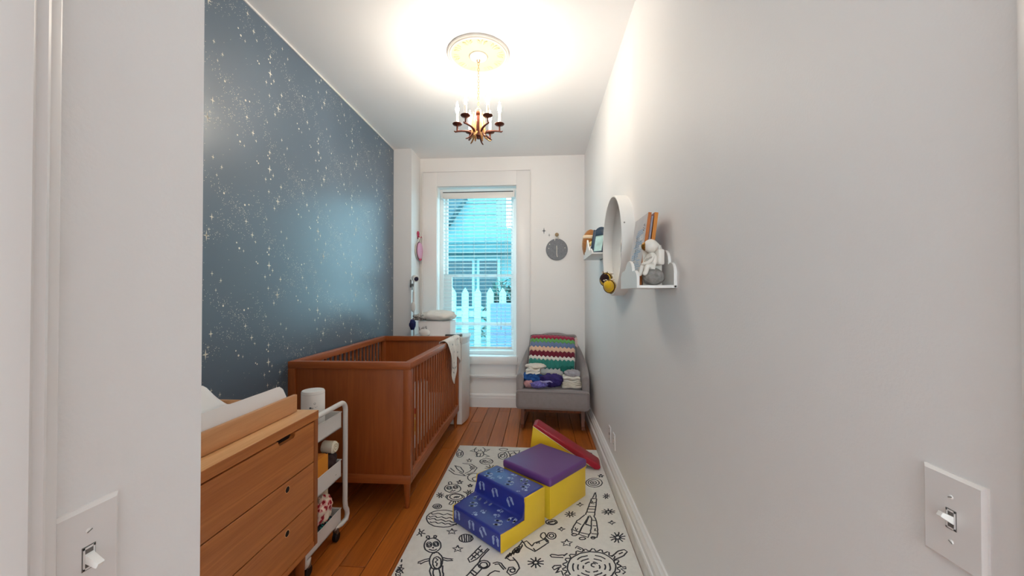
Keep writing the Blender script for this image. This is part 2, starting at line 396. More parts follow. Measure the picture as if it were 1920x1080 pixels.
def arc(cx, cy, r, a0, a1, n=8):
    return [(cx + r * math.cos(R(a0 + (a1 - a0) * i / n)), cy + r * math.sin(R(a0 + (a1 - a0) * i / n))) for i in range(n + 1)]
ART = [
 ('alien_drawing', [[-536,2061,-533,2043,-536,2027,-542,2014,-553,2005,-566,2002,-581,2003,-595,2010,-609,2022,-620,2037,-628,2055,-631,2073,-630,2090,-623,2104,-613,2114,-599,2118,-583,2116,-568,2108,-554,2095,-543,2079,-536,2061],[-587,2063,-586,2056,-586,2051,-588,2046,-591,2043,-595,2042,-600,2042,-605,2045,-610,2049,-613,2055,-616,2061,-617,2067,-617,2073,-615,2078,-612,2081,-607,2082,-603,2082,-598,2079,-593,2075,-589,2069,-587,2063],[-593,2062,-593,2054,-598,2050,-605,2053,-610,2061,-610,2070,-605,2073,-598,2070,-593,2062],[-551,2071,-550,2065,-550,2059,-552,2054,-556,2051,-560,2050,-565,2051,-569,2053,-574,2057,-578,2063,-580,2069,-581,2076,-581,2082,-579,2086,-575,2090,-571,2091,-566,2090,-561,2088,-557,2083,-553,2078,-551,2071],[-557,2071,-557,2062,-562,2059,-569,2062,-574,2070,-574,2078,-569,2082,-562,2079,-557,2071],[-570,2039,-571,2036,-574,2036,-576,2039,-575,2042,-572,2042,-570,2039],[-551,2029,-553,2025,-556,2021,-562,2019,-568,2018,-575,2018,-581,2020,-587,2023,-591,2026],[-618,2126,-618,2123,-618,2120,-619,2117,-621,2115,-623,2114,-626,2115,-629,2116,-632,2119,-634,2122,-635,2125,-636,2129,-636,2132,-635,2135,-633,2137,-630,2138,-627,2137,-625,2136,-622,2133,-620,2130,-618,2126],[-580,2133,-580,2130,-580,2127,-581,2124,-582,2122,-585,2122,-587,2122,-590,2123,-592,2126,-594,2129,-595,2132,-596,2135,-596,2139,-595,2141,-593,2143,-591,2143,-588,2143,-586,2142,-583,2139,-581,2136,-580,2133],[-620,2112,-614,2103],[-586,2121,-586,2113],[-567,2002,-562,1992],[-556,2002,-554,1993],[-495,1942,-492,1923,-492,1906,-496,1892,-504,1883,-513,1880,-524,1882,-536,1889,-547,1902,-557,1919,-564,1938,-568,1957,-568,1975,-565,1990,-557,2000,-547,2004,-535,2002,-523,1993,-512,1979,-502,1962,-495,1942],[-500,1929,-497,1916,-497,1904,-500,1895,-504,1889,-510,1887,-518,1888,-525,1893,-532,1902,-539,1913,-543,1926,-546,1939,-546,1951,-544,1961,-540,1968,-533,1970,-526,1969,-518,1963,-510,1954,-504,1942,-500,1929],[-537,1959,-522,1947,-532,1933,-518,1921,-517,1902],[-566,1954,-590,1947,-617,1927,-616,1918,-603,1919,-605,1912,-585,1931,-561,1941],[-506,1968,-476,1960,-443,1959,-456,1953,-443,1949,-472,1944,-498,1952],[-543,1897,-543,1870,-523,1832],[-525,1889,-525,1865,-511,1833],[-499,1888,-479,1835],[-486,1908,-475,1868,-465,1836]]),
 ('alien_drawing', [[-551,2671,-550,2653,-555,2637,-565,2623,-579,2614,-596,2610,-614,2612,-632,2619,-648,2630,-660,2645,-667,2663,-669,2681,-665,2699,-655,2713,-640,2723,-623,2727,-604,2725,-586,2718,-570,2705,-558,2689,-551,2671],[-620,2675,-619,2668,-620,2661,-622,2656,-626,2652,-631,2651,-636,2652,-642,2655,-646,2659,-650,2666,-653,2673,-654,2680,-653,2687,-651,2692,-647,2696,-642,2697,-637,2697,-631,2694,-626,2689,-622,2682,-620,2675],[-628,2675,-628,2666,-634,2662,-641,2665,-645,2673,-645,2682,-639,2686,-632,2683,-628,2675],[-576,2688,-575,2681,-576,2675,-579,2670,-583,2666,-588,2665,-593,2666,-598,2669,-603,2673,-607,2679,-609,2686,-610,2693,-609,2699,-606,2704,-602,2708,-597,2709,-592,2709,-587,2706,-582,2701,-578,2695,-576,2688],[-584,2688,-584,2679,-590,2675,-597,2678,-601,2686,-601,2695,-595,2699,-588,2696,-584,2688],[-612,2661,-607,2651],[-618,2630,-614,2626,-611,2626,-610,2630,-608,2636,-606,2640,-604,2639,-600,2636,-596,2632,-594,2631,-592,2635,-591,2641,-589,2645,-586,2645,-582,2641],[-633,2742,-632,2736,-633,2730,-634,2726,-637,2723,-641,2722,-645,2722,-649,2725,-652,2729,-655,2734,-657,2740,-658,2746,-658,2752,-656,2756,-653,2759,-650,2760,-646,2760,-642,2757,-638,2753,-635,2748,-633,2742],[-504,2556,-504,2542,-510,2529,-521,2518,-535,2510,-553,2507,-571,2508,-588,2513,-603,2522,-615,2534,-621,2548,-622,2563,-617,2577,-606,2588,-591,2596,-573,2600,-554,2599,-536,2593,-521,2583,-510,2571,-504,2556],[-517,2561,-517,2550,-522,2540,-530,2532,-541,2527,-553,2524,-567,2525,-580,2529,-591,2536,-600,2545,-604,2555,-605,2566,-601,2576,-593,2585,-582,2591,-569,2593,-555,2592,-541,2588,-530,2581,-522,2572,-517,2561],[-575,2552,-570,2542,-568,2548,-569,2563,-566,2563,-560,2550,-556,2545,-556,2557,-556,2569,-552,2563,-546,2550,-543,2551,-544,2565,-542,2572,-537,2562],[-526,2630,-494,2609,-485,2569,-496,2524],[-625,2582,-633,2553,-617,2537],[-580,2507,-589,2466,-574,2459,-564,2479,-566,2505],[-554,2503,-541,2456,-522,2463,-536,2507],[-520,2511,-506,2485,-497,2513]]),
 ('paw_burst', [[-666,2568,-645,2562],[-668,2562,-653,2540],[-673,2561,-673,2536],[-679,2566,-693,2552],[-682,2573,-703,2580],[-680,2580,-695,2602],[-674,2581,-675,2607],[-668,2576,-654,2590],[-665,2571,-666,2564,-671,2560,-677,2563,-682,2570,-682,2578,-677,2582,-670,2579,-665,2571]]),
 ('paw_burst', [[-473,2619,-453,2613],[-476,2613,-462,2592],[-482,2612,-483,2588],[-487,2617,-502,2604],[-489,2624,-509,2630],[-486,2630,-500,2652],[-480,2631,-479,2656],[-475,2627,-459,2640],[-473,2622,-474,2615,-479,2611,-485,2614,-489,2621,-488,2629,-483,2632,-476,2630,-473,2622]]),
 ('swirl_drawing', [[-629,2438,-628,2429,-630,2422,-635,2416,-642,2411,-650,2409,-659,2410,-667,2413,-675,2419,-681,2426,-685,2434,-685,2442,-684,2450,-679,2456,-672,2460,-664,2462,-655,2462,-646,2458,-639,2453,-633,2446,-629,2438],[-641,2437,-641,2432,-642,2428,-645,2425,-648,2422,-653,2421,-658,2422,-663,2423,-667,2426,-670,2430,-672,2434,-673,2439,-672,2443,-669,2446,-665,2449,-661,2450,-656,2450,-651,2448,-646,2445,-643,2441,-641,2437],[-652,2436,-653,2431,-657,2431,-661,2435,-660,2440,-655,2440,-652,2436]]),
 ('planet_drawing', [[-483,2313,-482,2285,-492,2261,-510,2241,-534,2227,-564,2221,-595,2223,-626,2232,-654,2249,-675,2272,-688,2298,-691,2326,-684,2353,-666,2375,-641,2390,-609,2397,-575,2395,-542,2384,-514,2365,-494,2340,-483,2313],[-675,2356,-660,2348,-648,2352,-637,2361,-624,2360,-609,2351,-595,2346,-583,2353,-572,2360,-558,2355,-543,2346,-530,2345,-519,2354,-507,2357,-493,2350],[-684,2327,-667,2317,-656,2328,-642,2329,-624,2315,-611,2316,-599,2327,-583,2317,-567,2308,-555,2318,-542,2320,-525,2306,-511,2307,-500,2317,-484,2308],[-681,2304,-665,2294,-653,2302,-639,2302,-622,2289,-608,2289,-597,2297,-580,2288,-564,2278,-553,2286,-539,2286,-522,2273,-509,2273,-497,2281,-482,2272],[-658,2269,-644,2261,-634,2269,-623,2269,-608,2258,-596,2259,-586,2266,-572,2259,-559,2252,-549,2259,-537,2260,-523,2249,-511,2250,-501,2257,-488,2249]]),
 ('star_drawing', [[-584,2783,-576,2767,-562,2767,-570,2756,-563,2740,-576,2749,-586,2738,-586,2755,-599,2765,-585,2767,-584,2783]]),
 ('star_drawing', [[-498,2733,-492,2720,-480,2720,-487,2711,-482,2697,-493,2704,-501,2696,-501,2710,-511,2718,-500,2719,-498,2733]]),
 ('star_drawing', [[-509,2213,-497,2195,-474,2195,-489,2182,-479,2164,-500,2173,-516,2161,-514,2180,-535,2191,-512,2194,-509,2213]]),
 ('star_drawing', [[-444,2066,-432,2049,-411,2049,-425,2036,-416,2019,-435,2028,-451,2016,-449,2035,-468,2045,-447,2048,-444,2066]]),
 ('burst_drawing', [[-673,2160,-650,2154],[-677,2153,-665,2128],[-686,2155,-696,2136],[-691,2165,-714,2171],[-687,2172,-700,2197],[-678,2170,-668,2189],[-673,2163,-673,2155,-679,2151,-686,2154,-691,2162,-691,2169,-686,2173,-678,2170,-673,2163]]),
 ('egg_drawing', [[-371,2134,-371,2123,-375,2113,-382,2105,-392,2100,-403,2097,-416,2098,-427,2102,-437,2109,-445,2118,-449,2128,-449,2139,-446,2149,-439,2157,-428,2163,-417,2165,-404,2164,-392,2160,-382,2153,-375,2144,-371,2134],[-438,2155,-425,2104],[-426,2160,-412,2101],[-413,2162,-400,2101],[-400,2161,-388,2104],[-388,2156,-378,2110]]),
 ('spiky_drawing', [[-720,1914,-706,1892,-697,1903,-692,1880,-677,1875,-683,1861,-669,1843,-682,1844,-675,1821,-690,1836,-694,1820,-703,1842,-716,1839,-715,1858,-732,1871,-721,1878,-733,1901,-717,1892,-720,1914],[-690,1865,-689,1860,-688,1855,-689,1851,-691,1848,-694,1847,-698,1847,-702,1850,-706,1853,-710,1858,-712,1864,-714,1869,-714,1875,-713,1879,-711,1882,-708,1883,-704,1882,-700,1880,-696,1876,-693,1871,-690,1865],[-713,1960,-705,1918],[-697,1865,-697,1859,-701,1858,-706,1864,-706,1871,-701,1871,-697,1865]]),
 ('jet_drawing', [[-316,2073,-368,1968,-354,1942,-321,1968,-274,2054],[-342,2021,-313,1995],[-352,1996,-327,1974],[-326,2047,-298,2020],[-268,2047,-301,1976,-307,1942],[-354,1959,-350,1961,-347,1972,-344,1980,-339,1980,-336,1987,-333,1999,-329,2001,-324,2003,-321,2015,-318,2023,-313,2023,-309,2030,-306,2043,-302,2045]]),
 ('astronaut_drawing', [[-249,1934,-249,1925,-252,1916,-258,1910,-265,1905,-274,1903,-283,1904,-292,1907,-299,1913,-305,1921,-308,1930,-308,1939,-305,1947,-299,1954,-292,1959,-283,1961,-273,1960,-264,1957,-257,1951,-252,1943,-249,1934],[-261,1930,-261,1924,-263,1918,-267,1914,-272,1911,-277,1910,-283,1910,-289,1912,-294,1916,-297,1921,-299,1927,-299,1933,-297,1938,-294,1943,-289,1946,-283,1947,-277,1947,-271,1945,-266,1941,-263,1935,-261,1930],[-353,1844,-329,1897,-306,1946],[-312,1847,-285,1900,-256,1921],[-333,1890,-305,1868],[-339,1875,-312,1850],[-234,1944,-215,1955,-191,1947,-164,1907],[-226,1937,-202,1940,-173,1902],[-251,1851,-241,1873,-217,1892,-192,1887],[-135,1994,-109,1956,-97,1919,-112,1882,-139,1867,-158,1887,-150,1919,-128,1923,-115,1906],[-118,1899,-119,1895,-120,1892,-123,1889,-126,1887,-130,1886,-134,1887,-137,1888,-140,1891,-142,1894,-143,1898,-143,1901,-141,1905,-139,1908,-135,1910,-131,1911,-127,1910,-124,1909,-121,1906,-119,1903,-118,1899],[-167,1985,-147,1970,-124,1975],[-176,1985,-172,1978,-170,1991,-167,2003,-163,1997,-159,1990,-156,2003,-154,2015,-150,2009,-146,2002,-143,2015,-141,2028,-137,2021,-133,2015,-130,2027,-127,2040,-123,2034,-119,2027,-116,2040,-114,2053,-110,2046,-106,2040,-103,2053,-100,2066,-96,2059],[-164,2006,-159,2001,-156,2013,-153,2025,-149,2020,-145,2016,-141,2028,-138,2040,-134,2035,-129,2031,-126,2043,-123,2055,-118,2051,-114,2046,-111,2058,-107,2071,-103,2066,-99,2061,-95,2074,-91,2086,-87,2082],[-105,2041,-106,2038,-107,2035,-109,2033,-111,2031,-113,2030,-116,2031,-119,2032,-121,2034,-122,2037,-123,2040,-122,2043,-121,2046,-120,2048,-117,2049,-115,2050,-112,2050,-109,2049,-107,2047,-106,2044,-105,2041]]),
 ('rocket_drawing', [[393,2682,363,2607,387,2602,396,2682],[356,2600,293,2408],[391,2602,347,2402],[353,2600,392,2600],[336,2552,383,2552],[319,2504,371,2506],[310,2473,364,2473],[301,2439,357,2441],[347,2583,357,2560,345,2541,366,2537],[309,2394,253,2270,230,2213,278,2185,300,2232,325,2369,319,2402,309,2394],[312,2389,281,2315,308,2296],[277,2310,311,2293],[240,2227,291,2213],[287,2408,234,2342,194,2252,192,2220,227,2208,267,2305],[227,2326,254,2304],[198,2252,234,2232],[216,2272,219,2244,229,2264],[341,2401,350,2360,348,2301,340,2225,330,2189,296,2187],[326,2354,348,2350],[320,2299,347,2298],[301,2223,338,2221],[333,2271,326,2247,336,2253],[264,2177,263,2173,260,2170,256,2168,250,2166,245,2165,239,2165,235,2166,231,2168,229,2171,228,2174,229,2177,232,2181,237,2183,242,2185,247,2186,253,2186,258,2185,261,2183,263,2180,264,2177],[218,2206,217,2203,215,2200,211,2198,207,2196,203,2195,198,2195,194,2196,191,2198,189,2201,189,2204,190,2207,192,2210,196,2212,200,2214,204,2215,209,2215,213,2214,216,2212,218,2209,218,2206],[320,2187,319,2184,317,2181,314,2178,311,2177,307,2176,303,2176,300,2177,297,2179,296,2182,296,2185,297,2188,299,2191,302,2193,306,2195,310,2196,313,2195,317,2194,319,2192,320,2190,320,2187]]),
 ('sun_drawing', [[156,1891,150,1904,146,1918,144,1933,145,1949,149,1965,155,1981,163,1996,174,2011,188,2025,203,2037,219,2047,237,2056,256,2062,275,2065,293,2066,312,2065,329,2061,344,2054,358,2046,369,2035,378,2022,385,2009,389,1994,390,1978,389,1963,385,1947,379,1931,370,1916,360,1902,347,1890],[240,1870,225,1872,212,1877,201,1883,190,1891],[175,1916,172,1929,172,1943,174,1957,179,1971],[199,2001,212,2013,226,2022,241,2030,258,2035],[295,2039,311,2036,325,2031,337,2023,347,2014],[361,1986,362,1973,361,1959,358,1945,352,1931],[330,1903,317,1893,304,1885,289,1878,274,1873],[247,1892,236,1894,226,1897,218,1902,210,1908],[199,1926,197,1935,197,1945,198,1955,202,1965],[217,1987,226,1995,237,2001,248,2007,260,2011],[287,2013,298,2011,309,2007,317,2002,325,1996],[335,1976,337,1967,336,1957,334,1947,329,1937],[313,1916,304,1909,294,1903,284,1898,272,1895],[254,1915,248,1916,242,1918,236,1921,232,1925],[225,1936,224,1941,224,1947,225,1953,227,1959],[237,1972,242,1977,249,1981,255,1984,262,1987],[279,1988,286,1987,292,1985,297,1982,302,1978],[308,1966,309,1960,309,1954,307,1948,305,1942],[295,1930,290,1925,284,1922,277,1919,270,1916],[283,1955,276,1953,269,1955,266,1961,267,1968,271,1975,278,1978,286,1978,290,1973],[149,1887,131,1887,127,1895,139,1908,137,1916,121,1920,120,1929,136,1940,137,1948,122,1958,125,1967,143,1974,147,1983,137,1996,142,2005,161,2007,168,2015,163,2032,171,2040,190,2037,198,2043,199,2062,209,2068,225,2059,235,2063,242,2082,254,2085,265,2072,275,2074,288,2091,299,2091,305,2074,315,2073,332,2087,342,2084,342,2066,350,2062,369,2071,377,2066,371,2047,377,2041,397,2045,402,2037,390,2020,394,2013,412,2012,414,2003,399,1989,399,1980,415,1974,413,1965,396,1955,393,1946,405,1937,401,1927,382,1922,377,1914,384,1901,378,1893,359,1892,353,1886],[129,2010,67,2011,60,2024,68,2032,104,2027,141,2031],[130,2021,152,2045],[383,2035,429,2084,463,2096,473,2079,447,2047,400,2019,389,2002],[423,2057,448,2074],[198,2088,210,2106,235,2090,246,2067],[209,2093,229,2078],[115,1954,80,1948,69,1934,76,1919,115,1944],[104,1933,83,1897,113,1913,121,1883],[399,1988,423,1962,440,1966,436,1952,410,1947,430,1928,413,1914]]),
 ('swirl_drawing', [[465,2825,458,2804,447,2785,432,2770,414,2759,396,2755,379,2757,364,2765,353,2778,347,2796,347,2817,352,2838,363,2858,378,2874,397,2886,416,2890,434,2888,449,2879,460,2865,465,2846,465,2825],[443,2824,439,2809,431,2796,421,2786,409,2779,396,2776,384,2777,374,2783,367,2792,363,2804,362,2818,366,2832,374,2846,384,2856,396,2864,409,2867,422,2866,432,2860,440,2850,443,2838,443,2824],[422,2821,420,2813,416,2806,410,2800,404,2796,397,2794,390,2795,385,2798,381,2803,379,2810,379,2818,381,2825,385,2833,391,2839,397,2843,404,2844,411,2844,416,2840,420,2835,422,2828,422,2821],[405,2818,400,2810,394,2810,392,2817,396,2825,402,2825,405,2818]]),
 ('star_drawing', [[472,2955,474,2936,488,2937,474,2923,475,2904,466,2915,453,2903,460,2922,450,2934,464,2935,472,2955]]),
 ('star_drawing', [[273,2545,277,2528,293,2523,275,2516,268,2498,264,2515,247,2520,265,2527,273,2545]]),
 ('star_drawing', [[444,2357,447,2343,462,2338,445,2331,437,2317,433,2330,419,2335,435,2342,444,2357]]),
 ('star_drawing', [[134,2271,140,2258,155,2254,139,2247,132,2234,127,2247,111,2251,127,2257,134,2271]]),
 ('star_drawing', [[158,2161,165,2141,188,2141,169,2127,173,2107,155,2117,135,2104,142,2125,125,2137,148,2140,158,2161]]),
 ('burst_drawing', [[467,2636,484,2630],[463,2630,467,2608],[457,2629,448,2604],[454,2633,436,2620],[455,2641,439,2647],[459,2647,455,2670],[465,2648,475,2674],[468,2644,487,2657],[469,2639,465,2631,459,2628,454,2631,453,2638,457,2646,463,2649,468,2647,469,2639]]),
 ('burst_drawing', [[207,2405,231,2399],[203,2399,215,2380],[196,2397,191,2373],[190,2400,170,2382],[188,2406,162,2403],[190,2412,171,2426],[196,2416,193,2440],[203,2416,217,2439],[207,2411,232,2423],[209,2408,205,2400,197,2397,190,2399,187,2406,191,2414,199,2417,206,2415,209,2408]]),
 ('burst_drawing', [[452,2449,481,2444],[447,2444,462,2425],[439,2441,435,2416],[432,2442,410,2421],[428,2447,396,2437],[429,2453,399,2458],[434,2458,418,2478],[442,2461,446,2487],[449,2460,472,2482],[453,2455,485,2465],[454,2452,449,2444,439,2440,430,2443,427,2450,432,2458,442,2462,451,2459,454,2452],[444,2471,448,2458,465,2459,450,2449,452,2436,439,2443,423,2434,430,2448,418,2455,436,2457,444,2471]]),
 ('burst_drawing', [[458,2194,486,2186],[453,2187,468,2163],[446,2184,443,2150],[439,2185,419,2153],[435,2189,404,2169],[434,2197,402,2195],[438,2204,415,2222],[444,2209,438,2242],[452,2211,464,2247],[457,2208,485,2236],[460,2202,493,2213],[460,2198,454,2188,444,2183,435,2186,434,2196,440,2207,450,2212,459,2208,460,2198],[452,2224,455,2207,472,2207,456,2194,457,2177,445,2186,428,2175,436,2193,425,2204,443,2206,452,2224]]),
 ('burst_drawing', [[-4,1960,26,1954],[-8,1955,10,1934],[-15,1952,-14,1924],[-22,1953,-39,1929],[-27,1959,-56,1947],[-27,1965,-57,1972],[-23,1971,-42,1993],[-15,1974,-16,2003],[-8,1972,10,1997],[-4,1967,26,1979],[-2,1964,-6,1955,-15,1951,-24,1954,-28,1962,-24,1971,-15,1975,-6,1972,-2,1964],[-15,1985,-9,1971,7,1971,-6,1961,-1,1946,-15,1954,-29,1945,-25,1959,-38,1968,-21,1970,-15,1985]]),
 ('shoe_drawing', [[112,2318,110,2310,105,2303,97,2297,87,2292,77,2290,66,2291,57,2294,49,2299,45,2306,43,2314,45,2322,50,2329,58,2336,68,2340,79,2342,89,2342,99,2339,106,2333,111,2326,112,2318],[103,2315,102,2310,98,2306,93,2302,87,2300,80,2298,73,2299,67,2300,62,2303,59,2307,58,2312,59,2316,62,2321,68,2324,74,2327,81,2328,88,2328,94,2326,99,2323,102,2319,103,2315],[53,2300,102,2333]]),
 ('floating_astronaut', [[-94,2134,-64,2077,-21,2047,56,2125,39,2156,-26,2117,-35,2092],[-90,2115,-66,2131,-35,2088],[34,2168,56,2136],[27,2159,48,2127],[42,2185,41,2176,39,2168,35,2162,31,2157,27,2156,22,2157,18,2160,15,2166,13,2174,12,2183,13,2192,15,2200,19,2206,23,2211,27,2213,32,2211,36,2208,39,2201,41,2194,42,2185],[98,2189,96,2180,93,2171,87,2164,80,2160,72,2158,65,2159,58,2162,53,2168,49,2176,48,2185,50,2194,54,2203,59,2210,66,2215,74,2217,82,2216,89,2212,94,2206,97,2198,98,2189],[86,2188,85,2183,83,2179,80,2175,77,2173,73,2172,69,2172,66,2174,63,2177,61,2181,61,2186,62,2191,63,2195,66,2199,70,2201,74,2202,78,2202,81,2200,84,2197,85,2192,86,2188],[-16,2114,6,2128,3,2111],[-27,2072,-16,2049],[-142,2036,-126,2065,-113,2078,-93,2121],[-170,1992,-167,1985,-165,1999,-163,2013,-159,2006,-155,1999,-153,2013,-151,2027,-147,2020,-144,2013,-141,2027,-139,2041,-135,2034,-132,2027,-129,2041,-127,2056,-123,2048,-120,2041,-117,2055,-115,2070,-111,2063,-108,2055,-105,2070,-103,2085,-99,2077,-95,2070,-93,2085,-90,2100,-87,2092],[-107,2043,-107,2039,-108,2036,-110,2034,-113,2032,-116,2031,-119,2032,-121,2033,-124,2035,-125,2038,-126,2041,-125,2045,-124,2048,-122,2051,-120,2052,-117,2053,-114,2053,-111,2051,-109,2049,-107,2046,-107,2043]]),
 ('bear_drawing', [[-473,3341,-472,3320,-476,3300,-484,3284,-496,3274,-509,3270,-524,3272,-539,3281,-551,3295,-561,3313,-567,3335,-568,3356,-565,3377,-557,3393,-545,3404,-531,3409,-516,3406,-501,3397,-488,3382,-478,3363,-473,3341],[-472,3263,-471,3244,-473,3228,-479,3214,-487,3205,-496,3202,-507,3204,-517,3211,-527,3224,-534,3240,-539,3259,-540,3277,-538,3295,-533,3309,-525,3319,-515,3322,-504,3320,-493,3312,-484,3299,-477,3282,-472,3263],[-550,3362,-602,3316,-559,3297],[-481,3341,-430,3360,-463,3310],[-526,3275,-530,3199,-498,3210,-498,3261],[-480,3263,-417,3216,-450,3196],[-534,3343,-525,3325],[-515,3351,-506,3332]]),
 ('rover_drawing', [[-268,3238,-268,3216,-272,3196,-279,3181,-288,3170,-300,3166,-311,3169,-323,3178,-333,3192,-340,3211,-344,3233,-345,3255,-341,3276,-334,3292,-325,3304,-313,3308,-301,3305,-289,3296,-279,3280,-272,3260,-268,3238],[-287,3237,-287,3226,-289,3216,-292,3208,-297,3203,-303,3200,-309,3202,-315,3206,-319,3214,-323,3223,-325,3234,-325,3245,-324,3256,-320,3264,-315,3269,-310,3271,-304,3270,-298,3265,-293,3258,-289,3248,-287,3237],[-339,3183,-282,3323,-166,3353,-180,3244,-269,3168],[-269,3324,-221,3192],[-217,3327,-187,3253],[-176,3245,-177,3228,-181,3213,-188,3201,-197,3193,-208,3190,-219,3191,-229,3198,-238,3209,-244,3223,-247,3240,-246,3256,-242,3272,-235,3284,-226,3293,-215,3296,-204,3295,-193,3287,-185,3276,-179,3261,-176,3245],[-275,3368,-276,3360,-281,3352,-288,3346,-298,3342,-310,3340,-321,3340,-331,3343,-340,3348,-346,3355,-349,3363,-348,3371,-343,3378,-336,3385,-326,3389,-314,3391,-303,3391,-292,3388,-283,3383,-278,3376,-275,3368]]),
 ('creature_drawing', [[-651,3251,-648,3228,-648,3208,-651,3192,-657,3182,-664,3178,-674,3181,-683,3190,-693,3205,-701,3225,-707,3247,-711,3269,-711,3290,-708,3307,-703,3318,-695,3322,-685,3319,-675,3309,-665,3293,-657,3273,-651,3251],[-666,3240,-664,3229,-664,3219,-666,3211,-668,3206,-672,3204,-677,3205,-682,3210,-687,3218,-691,3228,-694,3239,-696,3250,-696,3260,-694,3268,-691,3274,-687,3276,-683,3274,-678,3269,-673,3262,-669,3252,-666,3240],[-702,3319,-711,3350],[-671,3296,-670,3228]]),
 ('planet_drawing', [[-376,3119,-377,3102,-383,3087,-393,3075,-407,3067,-423,3063,-439,3065,-455,3071,-468,3081,-478,3095,-483,3111,-483,3127,-478,3143,-468,3155,-454,3164,-437,3168,-420,3166,-404,3160,-390,3149,-381,3135,-376,3119],[-480,3122,-472,3114,-465,3113,-458,3119,-453,3129,-447,3136,-439,3134,-431,3126,-423,3118,-416,3116,-410,3123,-404,3133,-398,3139,-390,3137,-382,3129],[-471,3090,-464,3083,-459,3088,-454,3099,-448,3100,-440,3091,-433,3088,-428,3097,-423,3106,-417,3103,-409,3094,-403,3095,-398,3106,-393,3111,-385,3104],[-439,3125,-440,3115,-448,3111,-456,3114,-461,3124,-459,3134,-452,3138,-443,3135,-439,3125]]),
 ('star_drawing', [[-580,3159,-570,3136,-552,3137,-563,3121,-554,3098,-571,3110,-583,3096,-582,3119,-599,3133,-582,3136,-580,3159]]),
 ('star_drawing', [[-584,2791,-573,2770,-555,2770,-566,2755,-557,2734,-575,2745,-587,2732,-587,2754,-604,2767,-586,2769,-584,2791]]),
 ('star_drawing', [[-495,2739,-487,2723,-474,2724,-482,2713,-476,2697,-489,2705,-498,2696,-498,2712,-510,2721,-497,2723,-495,2739]]),
 ('star_drawing', [[478,2954,480,2937,494,2937,481,2925,482,2907,472,2917,458,2906,465,2924,456,2935,470,2936,478,2954]]),
 ('burst_drawing', [[-364,2995,-329,2985],[-369,2986,-346,2954],[-378,2983,-377,2943],[-387,2987,-409,2958],[-392,2997,-427,2992],[-390,3007,-422,3030],[-383,3013,-396,3053],[-374,3013,-362,3051],[-366,3005,-335,3023],[-363,2999,-366,2987,-376,2982,-387,2986,-393,2997,-390,3009,-380,3015,-369,3011,-363,2999]]),
 ('moon_drawing', [[-618,3066,-543,3058,-488,2996,-499,2925,-550,2875],[-559,3043,-522,2988,-533,2937,-566,2895],[-511,2994,-511,2987,-512,2981,-514,2975,-517,2972,-522,2970,-526,2971,-530,2974,-534,2979,-538,2985,-540,2992,-540,2999,-539,3006,-537,3011,-534,3015,-530,3016,-525,3015,-520,3012,-516,3007,-513,3001,-511,2994]]),
 ('small_rocket_drawing', [[-673,3022,-634,2955,-581,2902,-586,2938,-622,2999,-673,3022],[-704,2942,-643,2880,-547,2856,-615,2911],[-711,2993,-652,2921],[-418,2842,-418,2822,-423,2804,-434,2789,-448,2780,-465,2775,-483,2777,-501,2785,-516,2798,-527,2815,-534,2834,-534,2854,-530,2873,-519,2888,-504,2899,-487,2903,-468,2901,-450,2893,-435,2879,-424,2862,-418,2842],[-428,2818,-428,2809,-431,2800,-437,2792,-446,2787,-456,2785,-466,2786,-476,2789,-484,2796,-491,2804,-494,2814,-494,2824,-491,2833,-485,2840,-476,2846,-466,2848,-455,2847,-445,2843,-437,2837,-431,2828,-428,2818],[-521,2870,-542,2892]]),
 ('creature_drawing', [[449,3306,445,3289,441,3274,435,3262,428,3254,421,3251,416,3253,411,3260,408,3272,407,3287,408,3303,411,3321,416,3336,422,3349,429,3357,436,3361,442,3358,446,3351,449,3339,450,3323,449,3306],[429,3357,459,3344,446,3276],[405,3265,454,3219,480,3232],[428,3252,445,3195]]),
]

# ------------------------------------------------------------------ room shell
XL, XR, YF, ZC, YB = -1.70, .563, 4.67, 3.10, -3.4
fl = struct('floor', B().box(XL - .1, XR + .1, YB - .1, YF + .05, -.08, -.022), GAPM)
PW = .137
x = -.609 - PW * 8
boards = {}
k = 0
while x < XR:
    y = YB + random.uniform(-.9, 0)
    while y < YF:
        ln = random.choice((1.5, 1.9, 2.3, 2.7))
        y1 = min(y + ln, YF)
        y0 = max(y, YB)
        x0, x1 = max(x, XL), min(x + PW, XR)
        if y1 - y0 > .03 and x1 - x0 > .02:
            o = obj('floor_plank', B().box(x0 + .0020, x1 - .0020, y0 + .0018, y1 - .0018, -.022, 0, .0016, 1), FLOORM, fl)
        y += ln
    x += PW
struct('ceiling', B().box(XL - .15, XR + .15, YB - .1, YF + .3, ZC, ZC + .1), CEIL)
wl = struct('wall_left', B().box(XL - .12, XL, .55, YF + .2, -.05, ZC), PAPER)
# foil print on the wallpaper: small four-pointed stars, dots and drifts of specks, repeated from strip to strip
TW, TH = .53, .61
rs = random.Random(11)
big = [(rs.uniform(0, TW), (i + rs.uniform(.1, .9)) * TH / 7, rs.choice((.019, .022, .026, .030))) for i in range(7)]
big += [(rs.uniform(0, TW), rs.uniform(0, TH), rs.choice((.012, .015, .017))) for i in range(11)]
dots = [(rs.uniform(0, TW), rs.uniform(0, TH), rs.uniform(.0045, .0066)) for i in range(10)]
specks = []
for c in range(7):
    cx, cy, an = rs.uniform(0, TW), (c + .5) * TH / 7, rs.uniform(-1.2, .2)
    for i in range(48):
        a, b_ = rs.gauss(0, .062), rs.gauss(0, .022)
        specks.append((cx + a * math.cos(an) - b_ * math.sin(an), cy + a * math.sin(an) + b_ * math.cos(an), rs.uniform(.0012, .0024)))
for i in range(60):
    specks.append((rs.uniform(0, TW), rs.uniform(0, TH), rs.uniform(.0011, .002)))
verts, faces = [], []
